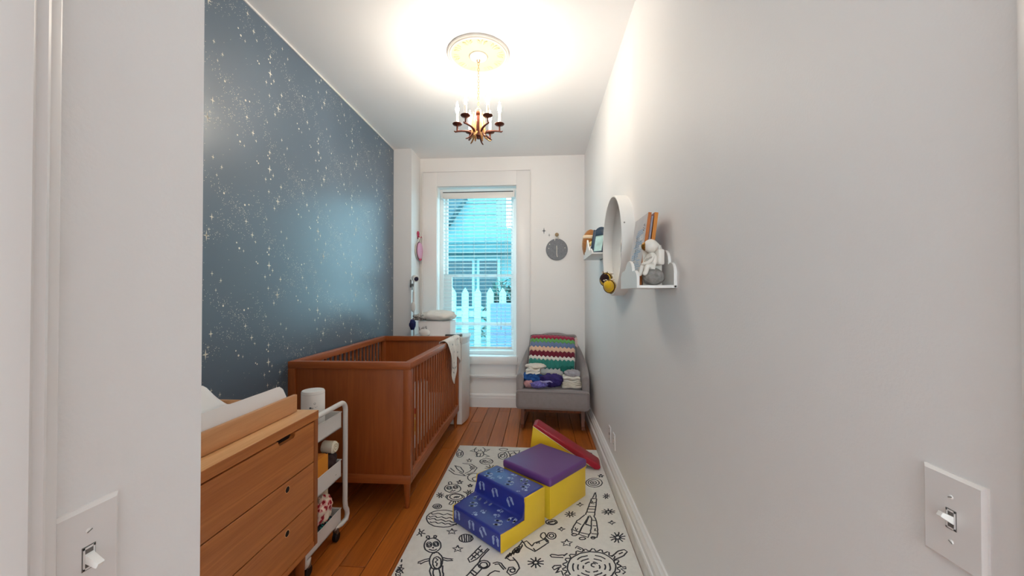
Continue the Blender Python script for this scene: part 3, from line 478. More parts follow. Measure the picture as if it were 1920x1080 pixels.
def wp(y, z, q):
    if .57 < y < 4.32 and .02 < z < ZC - .03:
        n0 = len(verts)
        verts.extend((XL + .0008, y + a, z + b_) for a, b_ in q)
        faces.append(tuple(range(n0, n0 + len(q))))
def four(r):
    return [(r * .66 * (1 if i % 2 == 0 else .25) * math.cos(i * PI / 4), r * (1 if i % 2 == 0 else .19) * math.sin(i * PI / 4)) for i in range(8)]
ngon = lambda r, n: [(r * math.cos(2 * PI * i / n), r * math.sin(2 * PI * i / n)) for i in range(n)]
for cx in range(0, 8):
    for cz in range(-1, 6):
        oy, oz = .45 + cx * TW, cz * TH + (cx % 2) * TH * .5
        for a, b_, r in big:
            wp(oy + a, oz + b_, four(r))
        for a, b_, r in dots:
            wp(oy + a, oz + b_, ngon(r, 8))
        for a, b_, r in specks:
            wp(oy + a, oz + b_, ngon(r, 4))
me = bpy.data.meshes.new('star_print')
me.from_pydata(verts, [], faces)
me.materials.append(FOIL)
sp = bpy.data.objects.new('star_print', me)
COL.objects.link(sp)
sp.parent = wl
sp['kind'] = 'stuff'
sp['label'] = 'cream foil stars and specks printed on the wallpaper'

struct('wall_right', B().box(XR, XR + .12, YB - .1, YF + .2, -.05, ZC), WALL)
wb = B()
OX0, OX1, OZ0, OZ1 = -1.262, -.274, .625, 2.735
wb.box(XL, OX0, YF, YF + .24, -.05, ZC).box(OX1, XR, YF, YF + .24, -.05, ZC).box(OX0, OX1, YF, YF + .24, OZ1, ZC).box(OX0, OX1, YF, YF + .24, -.05, OZ0)
struct('wall_back', wb, WALLF)
struct('wall_pier', B().box(XL, -1.484, 4.335, YF, 0, ZC), WALL)
struct('wall_entry', B().box(XL - .12, -.52, YB - .1, .555, -.05, ZC, .003, 1), WALL)
WX0, WX1, WZ0, WZ1 = -.44, .48, .75, 2.65
struct('wall_front', B().box(-.6, WX0, YB - .12, YB, -.05, ZC).box(WX1, XR + .1, YB - .12, YB, -.05, ZC).box(WX0, WX1, YB - .12, YB, -.05, WZ0).box(WX0, WX1, YB - .12, YB, WZ1, ZC), WALL)
w2 = bpy.data.objects.new('fill_window', None)  # unseen window, added behind the camera to hold the fill light
COL.objects.link(w2)
w2['kind'] = 'structure'
obj('window_frame', B().box(WX0, WX0 + .05, YB - .09, YB - .05, WZ0, WZ1).box(WX1 - .05, WX1, YB - .09, YB - .05, WZ0, WZ1).box(WX0, WX1, YB - .09, YB - .05, WZ1 - .05, WZ1).box(WX0, WX1, YB - .09, YB - .05, WZ0, WZ0 + .05).box(WX0, WX1, YB - .09, YB - .05, 1.66, 1.72), TRIM, w2)
obj('window_pane', B().box(WX0 + .04, WX1 - .04, YB - .073, YB - .068, WZ0 + .04, WZ1 - .04), PANE, w2, smooth=0)
# white strip where the wallpaper meets the ceiling
struct('trim_1', B().box(XL, XL + .008, .56, 4.335, ZC - .012, ZC), TRIM)
# door casings either side of the camera
pc = [(.3685, .0), (.3685, .011), (.366, .0125), (.3565, .0135), (.3545, .018), (.351, .020), (.343, .0185), (.338, .021), (.335, .027), (.30, .029), (.27, .025), (.27, 0)]
struct('trim_2', B().loft([[Vector((-.52 + q, y, z)) for y, q in pc] for z in (0, 2.9)]), TRIM)
pc2 = [(.4785, 0), (.4785, .006), (.475, .008), (.462, .010), (.458, .016), (.36, .02), (.36, 0)]
struct('trim_3', B().loft([[Vector((XR - q, y, z)) for y, q in pc2] for z in (0, 2.9)]), TRIM)
# baseboards
bp_ = [(0, 0), (.046, 0), (.046, .088), (.042, .095), (.036, .098), (.036, .128), (.03, .136), (.024, .150), (.014, .157), (.010, .165), (0, .165)]
br = struct('baseboard_right', B().loft([[Vector((XR - a, y, z)) for a, z in bp_] for y in (.48, YF)]), TRIM)
obj('marbled_face', B().box(XR - .0475, XR - .0455, .49, YF - .01, .004, .087), TRIMM, br, label='worn lower face with grey marks')
bp2 = [(0, 0), (.026, 0), (.026, .115), (.021, .12), (.021, .145), (.014, .155), (.008, .163), (0, .163)]
struct('baseboard_back', B().loft([[Vector((xx, YF - a, z)) for a, z in bp2] for xx in (-1.484, XR - .03)]), TRIM)
# casing round the window
CX0, CX1, CZ1 = -1.44, -.108, 2.915
cs = B()
cs.box(CX0, OX0 - .004, YF - .028, YF, .165, CZ1, .004).box(OX1 + .004, CX1, YF - .028, YF, .165, CZ1, .004).box(OX0 - .004, OX1 + .004, YF - .028, YF, OZ1 + .004, CZ1, .0)
cs.box(CX0 - .012, CX0, YF - .04, YF, .165, CZ1 + .012, .004).box(CX1, CX1 + .012, YF - .04, YF, .165, CZ1 + .012, .004).box(CX0 - .012, CX1 + .012, YF - .04, YF, CZ1, CZ1 + .012, .004)
struct('trim_4', cs, TRIM)
# window sill, apron, ledge and recessed panel below
struct('trim_5', B().box(OX0 - .05, OX1 + .02, YF - .07, YF + .12, .535, OZ0 + .004, .004), TRIM)
struct('trim_6', B().box(OX0, OX1, YF - .03, YF, .40, .535, .002).box(CX0, CX1, YF - .055, YF, .375, .402, .006).box(CX0, CX1, YF - .045, YF, .36, .378, .004), TRIM)
struct('trim_7', B().box(CX0, -1.16, YF - .022, YF, .16, .37, .003).box(-.24, CX1, YF - .022, YF, .16, .37, .003), TRIM)

# window: frame, two sashes over a low fixed light, glass panes
win = bpy.data.objects.new('window_1', None)
COL.objects.link(win)
win['kind'] = 'structure'
WY = YF + .15
GLZ = [(1.645, 2.66), (1.045, 1.615), (.70, .995)]
obj('window_frame', B().box(OX0, OX0 + .05, YF + .11, YF + .22, OZ0, OZ1, .003).box(OX1 - .04, OX1, YF + .11, YF + .22, OZ0, OZ1, .003).box(OX0 + .05, OX1 - .04, YF + .11, YF + .22, OZ1 - .05, OZ1).box(OX0 + .05, OX1 - .04, YF + .11, YF + .22, OZ0 + .005, OZ0 + .05), TRIM, win)
SX0, SX1 = OX0 + .05, OX1 - .04
def sash(z0, z1, y, lx):
    s = B()
    s.box(SX0, SX0 + lx, y, y + .035, z0, z1).box(SX1 - .035, SX1, y, y + .035, z0, z1).box(SX0 + lx, SX1 - .035, y, y + .035, z0, z0 + .036).box(SX0 + lx, SX1 - .035, y, y + .035, z1 - .036, z1)
    f = obj('window_sash', s, TRIM, win)
    obj('window_pane', B().box(SX0 + lx - .005, SX1 - .03, y + .015, y + .02, z0 + .03, z1 - .03), PANE, f, smooth=0)
sash(1.615, 2.695, WY + .03, .035)
sash(.99, 1.65, WY - .012, .10)
sash(.66, 1.03, WY + .03, .05)

# ------------------------------------------------------------------ venetian blind
bl = thing('venetian_blind', 'white horizontal slatted blind hanging in the window', 'blind', (0, YF + .035, 0))
BX0, BX1 = -1.205, -.312
obj('headrail', B().box(BX0, BX1, -.028, .028, 2.60, 2.665, .004), PLAST, bl)
obj('valance', B().box(BX0 + .02, BX1 - .02, -.037, -.030, 2.585, 2.655, .003), PLAST, bl)
for xx in (BX0 - .012, BX1 + .004):
    obj('bracket', B().box(xx - .004, xx + .014, -.04, .03, 2.60, 2.685, .002), PLAST2, bl)
obj('top_gap_shade', B().box(BX0, BX1, -.008, .008, 2.671, 2.682), GREYP, bl, label='thin dark bar for the shade of the gap above the rail')  # dark bar stands in for shade in the gap over the headrail
prof = [Vector((0, .025 * math.cos(t), .003 * math.sin(t))) for t in (0, PI * .25, PI * .5, PI * .75, PI)]
sl = B()
sl.loft([[Vector((xx, -.025 + .05 * i / 4, .0028 * math.sin(PI * i / 4))) for i in range(5)] + [Vector((xx, .025 - .05 * i / 4, .0028 * math.sin(PI * (1 - i / 4)) - .0026)) for i in range(5)] for xx in (BX0 + .012, BX1 - .012)])
s0 = obj('slat', sl, SLATM, bl)
zz, i = 2.565, 0
while zz > 1.02:
    o = s0 if i == 0 else piece(s0, bl)
    o.location = (0, 0, zz)
    o.rotation_euler = (R(-4 + random.uniform(-1.2, 1.2)), 0, 0)
    zz -= .0462
    i += 1
for zz in (.985, .955, .915, .900, .885, .835, .805, .772):
    piece(s0, bl, (0, 0, zz), (R(random.uniform(-9, 4)), R(random.uniform(-.35, .35)), 0))
obj('bottom_rail', B().box(BX0 + .012, BX1 - .012, -.026, .026, .715, .737, .006), PLAST, bl)
lad = B()
for xx in (-1.045, -.945, -.805, -.66, -.515, -.413):
    for yy in (-.027, .027):
        lad.tube([(xx, yy, 2.60), (xx, yy, .73)], .0013, 4)
obj('ladder_cord', lad, CORD, bl, kind='stuff')
obj('lift_cord', B().tube([(-.462, -.034, 2.60), (-.462, -.034, 1.0)], .002, 5).lathe([(.002, 1.0), (.007, .985), (.006, .955), (.001, .95)], 8, Matrix.Translation((-.462, -.034, 0))), CORD, bl)
obj('tilt_wand', B().tube([(-.385, -.034, 2.6), (-.382, -.036, 1.62)], .0032, 6), PLAST, bl)

# ------------------------------------------------------------------ outside
SNOWY = M('pale_facade', '#669ba1', .8)
DARKW = M('dark_outdoor_window', '#1d4a55', .3)
FENCEM = M('pale_fence_paint', '#9dc3c6', .7)
SHADY = M('shrub_leaf', '#2d6a64', .8)
struct('ground', B().box(-12, 10, YF + .5, 24, -1.3, -1.2), M('pale_concrete', '#8d9a98', .9, var=.06))
bd = thing('neighbour_building', 'pale building with dark windows seen through the upper slats', 'building', (-3.3, 12.5, -1.2))
obj('facade', B().prism([(-3.2, 0), (3.6, 0), (3.6, 4.5), (1.9, 4.9), (1.9, 7.6), (-3.2, 7.6)], 1, 0, 4), SNOWY, bd)
obj('stair_underside', B().prism([(.2, 5.75), (.95, 5.75), (.2, 4.65)], 1, -.5, -.02), DARKW, bd)
sd = B()
for i in range(19):
    sd.box(-3.2, 1.9, -.03, 0, .3 + i * .38, .31 + i * .38)
obj('siding_line', sd, M('siding_shade', '#4d8087', .8), bd, kind='stuff')
for x0, z0, w, h in ((-1.2, 4.5, 1.0, 1.4), (.3, 2.2, .8, 1.5), (1.35, 2.2, .6, 1.5), (-1.3, 1.9, .9, 1.5)):
    f = obj('window_frame', B().box(x0 - .08, x0 + w + .08, -.06, 0, z0 - .08, z0 + h + .08), FENCEM, bd)
    obj('pane', B().box(x0, x0 + w, -.075, -.055, z0, z0 + h), DARKW, f)
obj('balcony', B().box(.2, 2.9, -.9, 0, 3.9, 4.15).box(.2, 2.9, -.92, -.88, 4.15, 4.22), M('balcony_teal', '#2f6a70', .6), bd)
fe = thing('picket_fence', 'pale picket fence seen through the lower slats', 'fence', (-1.6, 8.2, -1.2))
pk = obj('picket', B().prism([(-.075, 0), (.075, 0), (.075, 2.62), (0, 2.74), (-.075, 2.62)], 1, -.02, .02, .006, 1), FENCEM, fe)
pk.location = (-2.2, 0, 0)
for i in range(1, 17):
    piece(pk, fe, (-2.2 + .275 * i, 0, 0))
obj('rail', B().box(-2.4, 2.4, .02, .07, .5, .62), FENCEM, fe)
obj('rail', B().box(-2.4, 2.4, .02, .07, 2.1, 2.22), FENCEM, fe)
def shrub(x, y, r, h, n, label, seed):
    b = B()
    q = random.Random(seed)
    for i in range(n):
        a, e = q.uniform(0, 2 * PI), q.uniform(-.2, 1.2)
        rr = r * q.uniform(.4, 1)
        c = Vector((math.cos(a) * math.cos(e) * rr, math.sin(a) * math.cos(e) * rr * .6, h * .55 + math.sin(e) * h * .45 * q.uniform(.5, 1)))
        d = Vector((q.uniform(-1, 1), q.uniform(-1, 1), q.uniform(-.6, 1))).normalized() * .17
        u = d.cross(Vector((0, 0, 1))).normalized() * .045
        b.flat([c - d, c + u, c + d, c - u])
    for i in range(5):
        b.tube([(q.uniform(-.1, .1), 0, 0), (q.uniform(-.4, .4) * r, 0, h * .8)], .02, 5)
    o = obj('garden_shrub', b, SHADY, None, (x, y, -1.2), smooth=0)
    tag(o, label, 'shrub')
shrub(-3.0, 9.3, .85, 2.9, 700, 'dark shrub behind the fence at its left end', 1)
shrub(-.7, 9.4, .8, 3.1, 700, 'dark shrub behind the fence at its right end', 2)
ac = thing('outdoor_cabinet', 'blue grey metal cabinet outside by the right end of the fence', 'cabinet', (-.62, 7.4, -1.2))
obj('body', B().box(-.3, .32, -.2, .2, 0, 2.42, .01), M('blue_grey_metal', '#54789c', .6), ac)
obj('louvre_panel', B().box(-.26, .28, -.215, -.2, .3, 1.6, .004), M('pale_louvre', '#8c9db8', .6), ac)

def wobj(name, b, mat, parent, **kw):
    """part whose shape is given in room coordinates under an unturned parent"""
    q, t = parent, Vector((0, 0, 0))
    while q is not None:
        t += Vector(q.location)
        q = q.parent
    bmesh.ops.translate(b.bm, vec=-t, verts=b.bm.verts[:])
    return obj(name, b, mat, parent, **kw)

# ------------------------------------------------------------------ crib
cr = thing('baby_crib', 'reddish wooden baby crib with slatted sides along the starry wall', 'crib', (-1.243, 3.172, 0), R(.5))
HW, HL, ZT, ZB = .413, .778, .948, .165
tl = B().lathe([(.013, 0), (.0145, .004), (.023, .165), (.023, .175)], 16)
lg = obj('leg', tl, CRIBW, cr)
lg.location = (HW - .032, -HL + .032, 0)
for sx, sy in ((-1, -1), (1, 1), (-1, 1)):
    piece(lg, cr, (sx * (HW - .032), sy * (HL - .032), 0))
for sy in (-1, 1):
    y0, y1 = sorted((sy * HL, sy * (HL - .045)))
    obj('top_rail', B().prism([(-HW, sy * HL), (HW, sy * HL), (HW - .05, sy * (HL - .05)), (-HW + .05, sy * (HL - .05))], 2, ZT - .045, ZT, .003), CRIBX, cr)
    obj('bottom_rail', B().box(-HW, HW, y0, y1, ZB, ZB + .055, .003), CRIBX, cr)
    yp = sy * (HL - .012)
    obj('end_panel', B().box(-HW + .05, HW - .05, min(yp, yp - sy * .018), max(yp, yp - sy * .018), ZB + .05, ZT - .042, .001), CRIBW, cr)
po = obj('corner_post', B().box(-.0245, .0245, -.0245, .0245, ZB + .055, ZT - .045, .003), CRIBW, cr)
po.location = (HW - .025, -HL + .025, 0)
for sx, sy in ((-1, -1), (1, 1), (-1, 1)):
    piece(po, cr, (sx * (HW - .025), sy * (HL - .025), 0))
for sx in (-1, 1):
    obj('top_rail', B().prism([(sx * HW, -HL), (sx * HW, HL), (sx * (HW - .05), HL - .05), (sx * (HW - .05), -HL + .05)], 2, ZT - .045, ZT, .003), CRIBY, cr)
    x0, x1 = sorted((sx * HW, sx * (HW - .04)))
    obj('bottom_rail', B().box(x0, x1, -HL + .05, HL - .05, ZB, ZB + .075, .003), CRIBY, cr)
st = obj('slat', B().box(-.0066, .0066, -.0105, .0105, ZB + .07, ZT - .044, .002, 1), CRIBW, cr)
NS = 19
st.location = (HW - .022, -HL + .05 + .084, 0)
for i in range(NS):
    yy = -HL + .05 + (2 * HL - .1) * (i + 1) / (NS + 1)
    if i == 0:
        st.location = (HW - .022, yy, 0)
    else:
        piece(st, cr, (HW - .022, yy, 0))
    piece(st, cr, (-HW + .022, yy, 0))
obj('mattress_board', B().box(-HW + .045, HW - .045, -HL + .05, HL - .05, .25, .27), CRIBX, cr)
mt = thing('crib_mattress', 'white crib mattress lying low inside the wooden crib', 'mattress', (-1.243, 3.172, .27), R(.5))
obj('mattress', B().box(-.355, .355, -.70, .70, 0, .11, .03, 3), WSHEET, mt)
obj('piping', B().tube([(-.355, -.70, .1), (.355, -.70, .1), (.355, .70, .1), (-.355, .70, .1)], .004, 6, True), WSHEET, mt)
# white blanket bundled against the slats
b = B()
def roll(u, v):
    a = 2 * PI * u
    rr = 1 + .10 * math.sin(5 * a + 3 * v) + .06 * math.sin(9 * a)
    w = math.sin(PI * (.06 + .88 * v)) ** .35
    return Vector((.045 * rr * w * math.cos(a), .17 * rr * w * math.sin(a), .33 * v))
b.grid(roll, 28, 10, True).noise(.012, 9, 4)
bk = obj('bundled_blanket', b, WSHEET, None, (-.925, 2.93, .385))
tag(bk, 'white blanket bundled upright inside the crib against its slats', 'blanket')
ty = thing('soft_toy', 'small yellow soft toy with red cap behind the crib slats', 'toy', (-.915, 2.70, .380))
obj('body', B().ball((0, 0, .055), (.028, .034, .06)).noise(.004, 40), M('yellow_plush', '#e3b53c', .9, bump=.5, bscale=300), ty)
obj('head', B().ball((0, 0, .135), (.026, .03, .032)), M('yellow_plush_head', '#e9c255', .9, bump=.5, bscale=300), ty)
obj('cap', B().lathe([(.032, .148), (.03, .165), (.016, .19), (.004, .20)], 14), M('red_plush', '#b8281f', .9), ty)
for s in (-1, 1):
    obj('arm', B().tube([(0, .025 * s, .10), (.012, .045 * s, .07), (.014, .05 * s, .04)], [.012, .011, .01], 8), M('pale_yellow_plush', '#ead9a0', .9), ty)
    obj('leg', B().tube([(0, .016 * s, .03), (.02, .022 * s, .012), (.03, .024 * s, .012)], [.014, .013, .012], 8), M('pale_yellow_leg', '#ead9a0', .9), ty)

# muslin cloth over the far end of the crib rail
def drape(u, v):
    # u along the rail, v over it: 0 inside bottom, 1 outside bottom
    L0 = .10
    L1 = .23 + .15 * math.exp(-((u - .26) / .17) ** 2) - .05 * math.cos(3 * PI * u) - (.13 if u < .06 else 0) * (1 - u / .06)
    tot = L0 + .064 + L1
    s = v * tot
    rip = .009 * math.sin(16 * u + 1.2) + .006 * math.sin(31 * u)
    hang = 0
    if s < L0:
        p = Vector((-.036 , 0, -(L0 - s)))
        hang = (L0 - s)
    elif s < L0 + .064:
        t = (s - L0) / .064
        p = Vector((-.036 + .072 * t, 0, .010 * math.sin(PI * t)))
    else:
        hang = s - L0 - .064
        p = Vector((.036 + .02 * min(1, hang / .1), 0, -hang))
    k = min(1, hang / .07)
    p.x += rip * k * (1 if s > L0 else -.5)
    p.y = -.27 + .54 * u + .05 * k * math.sin(2.1 * PI * u) * hang * 2 + .04 * hang * (.4 - u) * 6
    return p
b = B().grid(drape, 44, 30)
mc = obj('muslin_cloth', b, MUSL, None, (-.862, 3.66, ZT + .006), smooth=180)
tag(mc, 'white printed muslin cloth hung over the crib side rail', 'cloth')
md = mc.modifiers.new('thick', 'SOLIDIFY')
md.thickness = .003
md.offset = 1
pb = B()
q = random.Random(3)
for i in range(34):
    u, v = q.uniform(.06, .94), q.uniform(.32, .92)
    p = drape(u, v)
    px_, pz = (drape(min(u + .02, 1), v) - p).normalized(), (drape(u, min(v + .02, 1)) - p).normalized()
    nn = px_.cross(pz).normalized()
    if nn.x < 0 and p.x > 0 or nn.z < 0 and p.x <= 0:
        nn = -nn
    r = q.choice((.006, .009, .013))
    k = q.choice((3, 5, 6))
    pb.flat([p + nn * .0042 + (px_ * math.cos(2 * PI * j / k + i) + pz * .75 * math.sin(2 * PI * j / k + i)) * r for j in range(k)])
obj('animal_print', pb, MUSLINK, mc, smooth=0, kind='stuff')

# ------------------------------------------------------------------ dresser with changing topper
DX, DY0, DY1, DZ0, DZ1 = -1.037, .60, 1.725, .222, .845
ds = thing('dresser', 'wide honey-brown wooden dresser with wooden drawers by the entry', 'dresser', ((DX - 1.555) / 2, (DY0 + DY1) / 2, 0))
BK = -1.555
wobj('top', B().box(BK, DX, DY0, DY1, DZ1 - .038, DZ1, .002), DRESSL, ds)
wobj('top_edge', B().box(DX - .002, DX + .0015, DY0, DY1, DZ1 - .038, DZ1 - .001, .0005, 1), DRESS, ds)
for y in (DY0, DY1 - .028):
    wobj('side_panel', B().box(BK, DX, y, y + .028, DZ0, DZ1 - .038, .002), DRESSX, ds)
wobj('bottom_panel', B().box(BK, DX, DY0 + .028, DY1 - .028, DZ0, DZ0 + .025, .002), DRESS, ds)
wobj('back_panel', B().box(BK, BK + .01, DY0 + .028, DY1 - .028, DZ0, DZ1 - .038), DRESSX, ds)
wobj('carcass_inside', B().box(BK + .02, DX - .055, DY0 + .03, DY1 - .03, DZ0 + .026, DZ1 - .04), HOLE, ds)
rows = ((.617, .799), (.433, .612), (.250, .428))
HC = ((.82, 1.51))
for i, (z0, z1) in enumerate(rows):
    y0, y1 = DY0 + .031, DY1 - .031
    if i == 0:
        # front with two cut-out pulls along its upper edge
        pts = [(y0, z0), (y1, z0), (y1, z1)]
        for c in (1.505, .82):
            pts += [(c + .052, z1), (c + .052, z1 - .012), (c + .043, z1 - .021), (c - .043, z1 - .021), (c - .052, z1 - .012), (c - .052, z1)]
        pts += [(y0, z1)]
        d = wobj('drawer_front', B().prism(pts, 0, DX - .024, DX - .002, .0012, 1), DRESS, ds)
        for c in (.82, 1.505):
            wobj('pull_recess', B().box(DX - .05, DX - .023, c - .052, c + .052, z1 - .024, z1), HOLE, d)
    else:
        d = wobj('drawer_front', B().box(DX - .024, DX - .002, y0, y1, z0, z1, .0012, 1), DRESS, ds)
        for c in (.82, 1.51):
            zc = z1 - .024 if False else (z0 + z1) / 2 + (.058 if i == 1 else .060)
            mm = Matrix.Translation((DX - .0025, c, zc)) @ Matrix.Rotation(PI / 2, 4, 'Y')
            wobj('finger_hole', B().lathe([(.0125, -.004), (.0125, .0008), (.0105, .0008)], 20, mm), HOLE, d)
            mm2 = Matrix.Translation((DX - .0022, c, zc)) @ Matrix.Rotation(PI / 2, 4, 'Y')
            wobj('hole_rim', B().tube([mm2 @ Vector((.0135 * math.cos(2 * PI * j / 20), .0135 * math.sin(2 * PI * j / 20), 0)) for j in range(20)], .0012, 5, True), DRESSL, d)
for xx, yy in ((DX - .05, DY1 - .06), (DX - .05, DY0 + .06), (BK + .05, DY1 - .06), (BK + .05, DY0 + .06)):
    wobj('leg', B().lathe([(.014, 0), (.016, .004), (.026, DZ0)], 14, Matrix.Translation((xx, yy, 0))), DRESSX, ds)
# topper
TX0, TX1, TY0, TY1, TZ1 = -1.55, -1.118, .66, 1.690, .926
tp = thing('changing_topper', 'open wooden changing tray resting on the dresser top', 'changing tray', ((TX0 + TX1) / 2, (TY0 + TY1) / 2, DZ1))
wobj('front_board', B().box(TX1 - .018, TX1, TY0, TY1, DZ1 + .003, TZ1, .002), TOPPW, tp)
wobj('back_board', B().box(TX0, TX0 + .018, TY0, TY1, DZ1 + .003, TZ1 - .005, .002), TOPPW, tp)
for y in (TY0, TY1 - .018):
    wobj('end_board', B().box(TX0 + .018, TX1 - .018, y, y + .018, DZ1 + .003, TZ1 - (.03 if y > 1 else 0), .002), TOPPW, tp)
wobj('base_board', B().box(TX0 + .018, TX1 - .018, TY0 + .018, TY1 - .018, DZ1 + .001, DZ1 + .012), TOPPW, tp)
# contoured pad: low in the middle, raised along both long sides
def pad(u, v):
    x = TX0 + .022 + (TX1 - TX0 - .044) * u
    y = TY0 + .03 + (TY1 - TY0 - .06) * v
    s = abs(2 * u - 1)
    h = .040 + .085 * max(0, (s - .45) / .5) ** 1.3 if s < .95 else .125 * (1 - ((s - .95) / .05) ** 2 * .55)
    e = min(v, 1 - v) / .05
    h *= min(1, .55 + .45 * math.sqrt(max(0, min(1, e)))) if e < 1 else 1
    h += .0025 * noise.noise(Vector((x * 18, y * 6, 0))) 
    return Vector((x, y, DZ1 + .012 + max(h, .004)))
pb = B().grid(pad, 34, 44)
ed = B()
pd = thing('changing_pad', 'white contoured changing pad lying in the wooden tray', 'changing pad', ((TX0 + TX1) / 2, (TY0 + TY1) / 2, DZ1 + .012))
po_ = wobj('pad_cover', pb, WSHEET, pd, smooth=60)
sk = B()
ring = [pad(0, i / 44) for i in range(45)] + [pad(i / 34, 1) for i in range(1, 35)] + [pad(1, 1 - i / 44) for i in range(1, 45)] + [pad(1 - i / 34, 0) for i in range(1, 34)]
sk.loft([[Vector((p.x, p.y, DZ1 + .0125)) for p in ring], ring], cap=False)
wobj('pad_side', sk, WSHEET, pd, smooth=60)
# rolled towel end showing at the near left of the pad
# ------------------------------------------------------------------ rolling cart
ct = thing('rolling_cart', 'white metal three-tier rolling cart between dresser and crib', 'cart', (-1.33, 1.94, 0))
CX_0, CX_1, CY_0, CY_1 = -1.53, -1.125, 1.775, 2.10
def trayb(z0, z1):
    t = .004
    s = B()
    s.box(CX_0, CX_1, CY_0, CY_1, z0, z0 + t)
    s.box(CX_0, CX_0 + t, CY_0, CY_1, z0, z1, .001, 1).box(CX_1 - t, CX_1, CY_0, CY_1, z0, z1, .001, 1)
    s.box(CX_0, CX_1, CY_0, CY_0 + t, z0, z1, .001, 1).box(CX_0, CX_1, CY_1 - t, CY_1, z0, z1, .001, 1)
    s.tube([(CX_0, CY_0, z1), (CX_1, CY_0, z1), (CX_1, CY_1, z1), (CX_0, CY_1, z1)], .0035, 6, True)
    return s
for z0, z1 in ((.63, .718), (.352, .446), (.094, .170)):
    wobj('tray', trayb(z0, z1), WHITEM, ct)
def loop(x, sx):
    y0, y1 = CY_0 - .016, CY_1 + .018
    pts = []
    r = .05
    pts += [(x, y0 + r * (1 - math.sin(a)), .775 - r * (1 - math.cos(a))) for a in [PI / 2 - i * PI / 12 for i in range(7)]]
    pts += [(x, y1 - r * (1 - math.sin(a)), .775 - r * (1 - math.cos(a))) for a in [i * PI / 12 for i in range(7)]]
    pts += [(x, y1, .20), (x, y1 + .006, .165), (x, y1 + .022, .14), (x, y1 + .026, .115), (x, y1 + .014, .092), (x - sx * .012, y1 - .02, .080), (x - sx * .03, y1 - .06, .079)]
    near = [(x - sx * .03, y0 + .06, .079), (x - sx * .012, y0 + .02, .080), (x, y0 - .014, .092), (x, y0 - .026, .115), (x, y0 - .022, .14), (x, y0 - .006, .165), (x, y0, .20)]
    return near + pts
for x in (CX_1 + .014, CX_0 - .014):
    wobj('tube_frame', B().tube(loop(x, 1 if x > -1.3 else -1), .0135, 12), WHITEM, ct)
for x in (CX_0 + .03, CX_1 - .012):
    for y in (CY_0 + .03, CY_1 - .03):
        c = wobj('caster', B().box(x - .014, x + .014, y - .012, y + .012, .045, .082, .004), STEEL, ct)
        wobj('wheel', B().lathe([(.006, -.012), (.022, -.012), (.027, -.008), (.027, .008), (.022, .012), (.006, .012)], 18, Matrix.Translation((x, y, .027)) @ Matrix.Rotation(PI / 2, 4, 'Y')), RUBBER, c)
# things on the cart
hd = thing('white_canister', 'tall white plastic canister on the cart, small grey icons', 'canister', (-1.205, 1.955, .6345))
obj('body', B().lathe([(.052, 0), (.057, .005), (.058, .03), (.0575, .236), (.054, .243), (.0, .246)], 36), PLAST, hd)
obj('lid_seam', B().tube([(.0576 * math.cos(2 * PI * i / 36), .0576 * math.sin(2 * PI * i / 36), .228) for i in range(36)], .0007, 4, True), M('pale_seam', '#c3c0bc', .6), hd)
def wrap(b, pts, a0, zc, rad=.0586):
    b.flat([(rad * math.cos(a0 + px_ / rad), rad * math.sin(a0 + px_ / rad), zc + pz) for px_, pz in pts])
fa = math.atan2(-1.955, 1.205)
ic = B()
for i in range(16):
    a, c = 2 * PI * i / 16, 2 * PI * (i + 1) / 16
    wrap(ic, [(.008 + .005 * math.cos(a), .005 * math.sin(a)), (.008 + .005 * math.cos(c), .005 * math.sin(c)), (.008 + .0036 * math.cos(c), .0036 * math.sin(c)), (.008 + .0036 * math.cos(a), .0036 * math.sin(a))], fa, .183)
wrap(ic, [(-.018, -.004), (-.006, -.004), (-.006, .001), (-.008, .004), (-.010, .003), (-.012, .006), (-.016, .005), (-.018, .001)], fa, .162)
wrap(ic, [(-.004, -.004), (.0, -.004), (.001, .001), (-.003, .002)], fa, .162)
obj('icon_print', ic, GREYP, hd, smooth=0)
ic = B()
for k, (xx, zz) in enumerate(((.010, .164), (.014, .163), (.019, .167))):
    wrap(ic, [(xx - .0012, -.002), (xx + .0012, -.002), (xx + .0012, .002), (xx - .0012, .002)], fa, zz)
wrap(ic, [(-.018, -.0008), (-.004, -.0008), (-.004, .0008), (-.018, .0008)], fa, .128)
obj('faint_print', ic, M('pale_grey_ink', '#b3b3b5', .6), hd, smooth=0)
def crumple(name, mat, c, r, label, cat, seed, amp=.25, sc=1., group=None, parent=None, seg=40):
    b = B().ball((0, 0, r[2]), r, seg, seg // 2)
    o = Vector((seed * 5.1, seed * 2.3, seed * 9.7))
    mr = max(r)
    for v in b.bm.verts:
        n = (v.co - Vector((0, 0, r[2])))
        d = 1 + amp * (noise.noise(v.co * (sc * 2.2 / mr) + o) + .6 * (1 - abs(noise.noise(v.co * (sc * 4.2 / mr) + o)) * 2) - .3 + .30 * noise.noise(v.co * (sc * 9 / mr) + o) + .35 * (.5 - abs(noise.noise(v.co * (sc * 6.5 / mr) + o))))
        v.co = Vector((n.x * d, n.y * d, n.z * d + r[2]))
        v.co.z = max(v.co.z, 0)
    ob = obj(name, b, mat, parent, c, smooth=70)
    if parent is None:
        tag(ob, label, cat, group)
    return ob
pc_ = thing('orange_pouch', 'orange cloth pouch standing in the middle cart tray', 'pouch', (-1.165, 1.925, .357))
obj('body', B().box(-.035, .035, -.06, .045, 0, .185, .014, 3).noise(.006, 18, 2), M('orange_cloth', '#c7771e', .8, var=.1, vscale=20, bump=.4, bscale=300), pc_)
obj('flap', B().box(.033, .039, -.058, .043, .085, .18, .003).noise(.003, 18, 2), M('orange_cloth_flap', '#d5861f', .8), pc_)
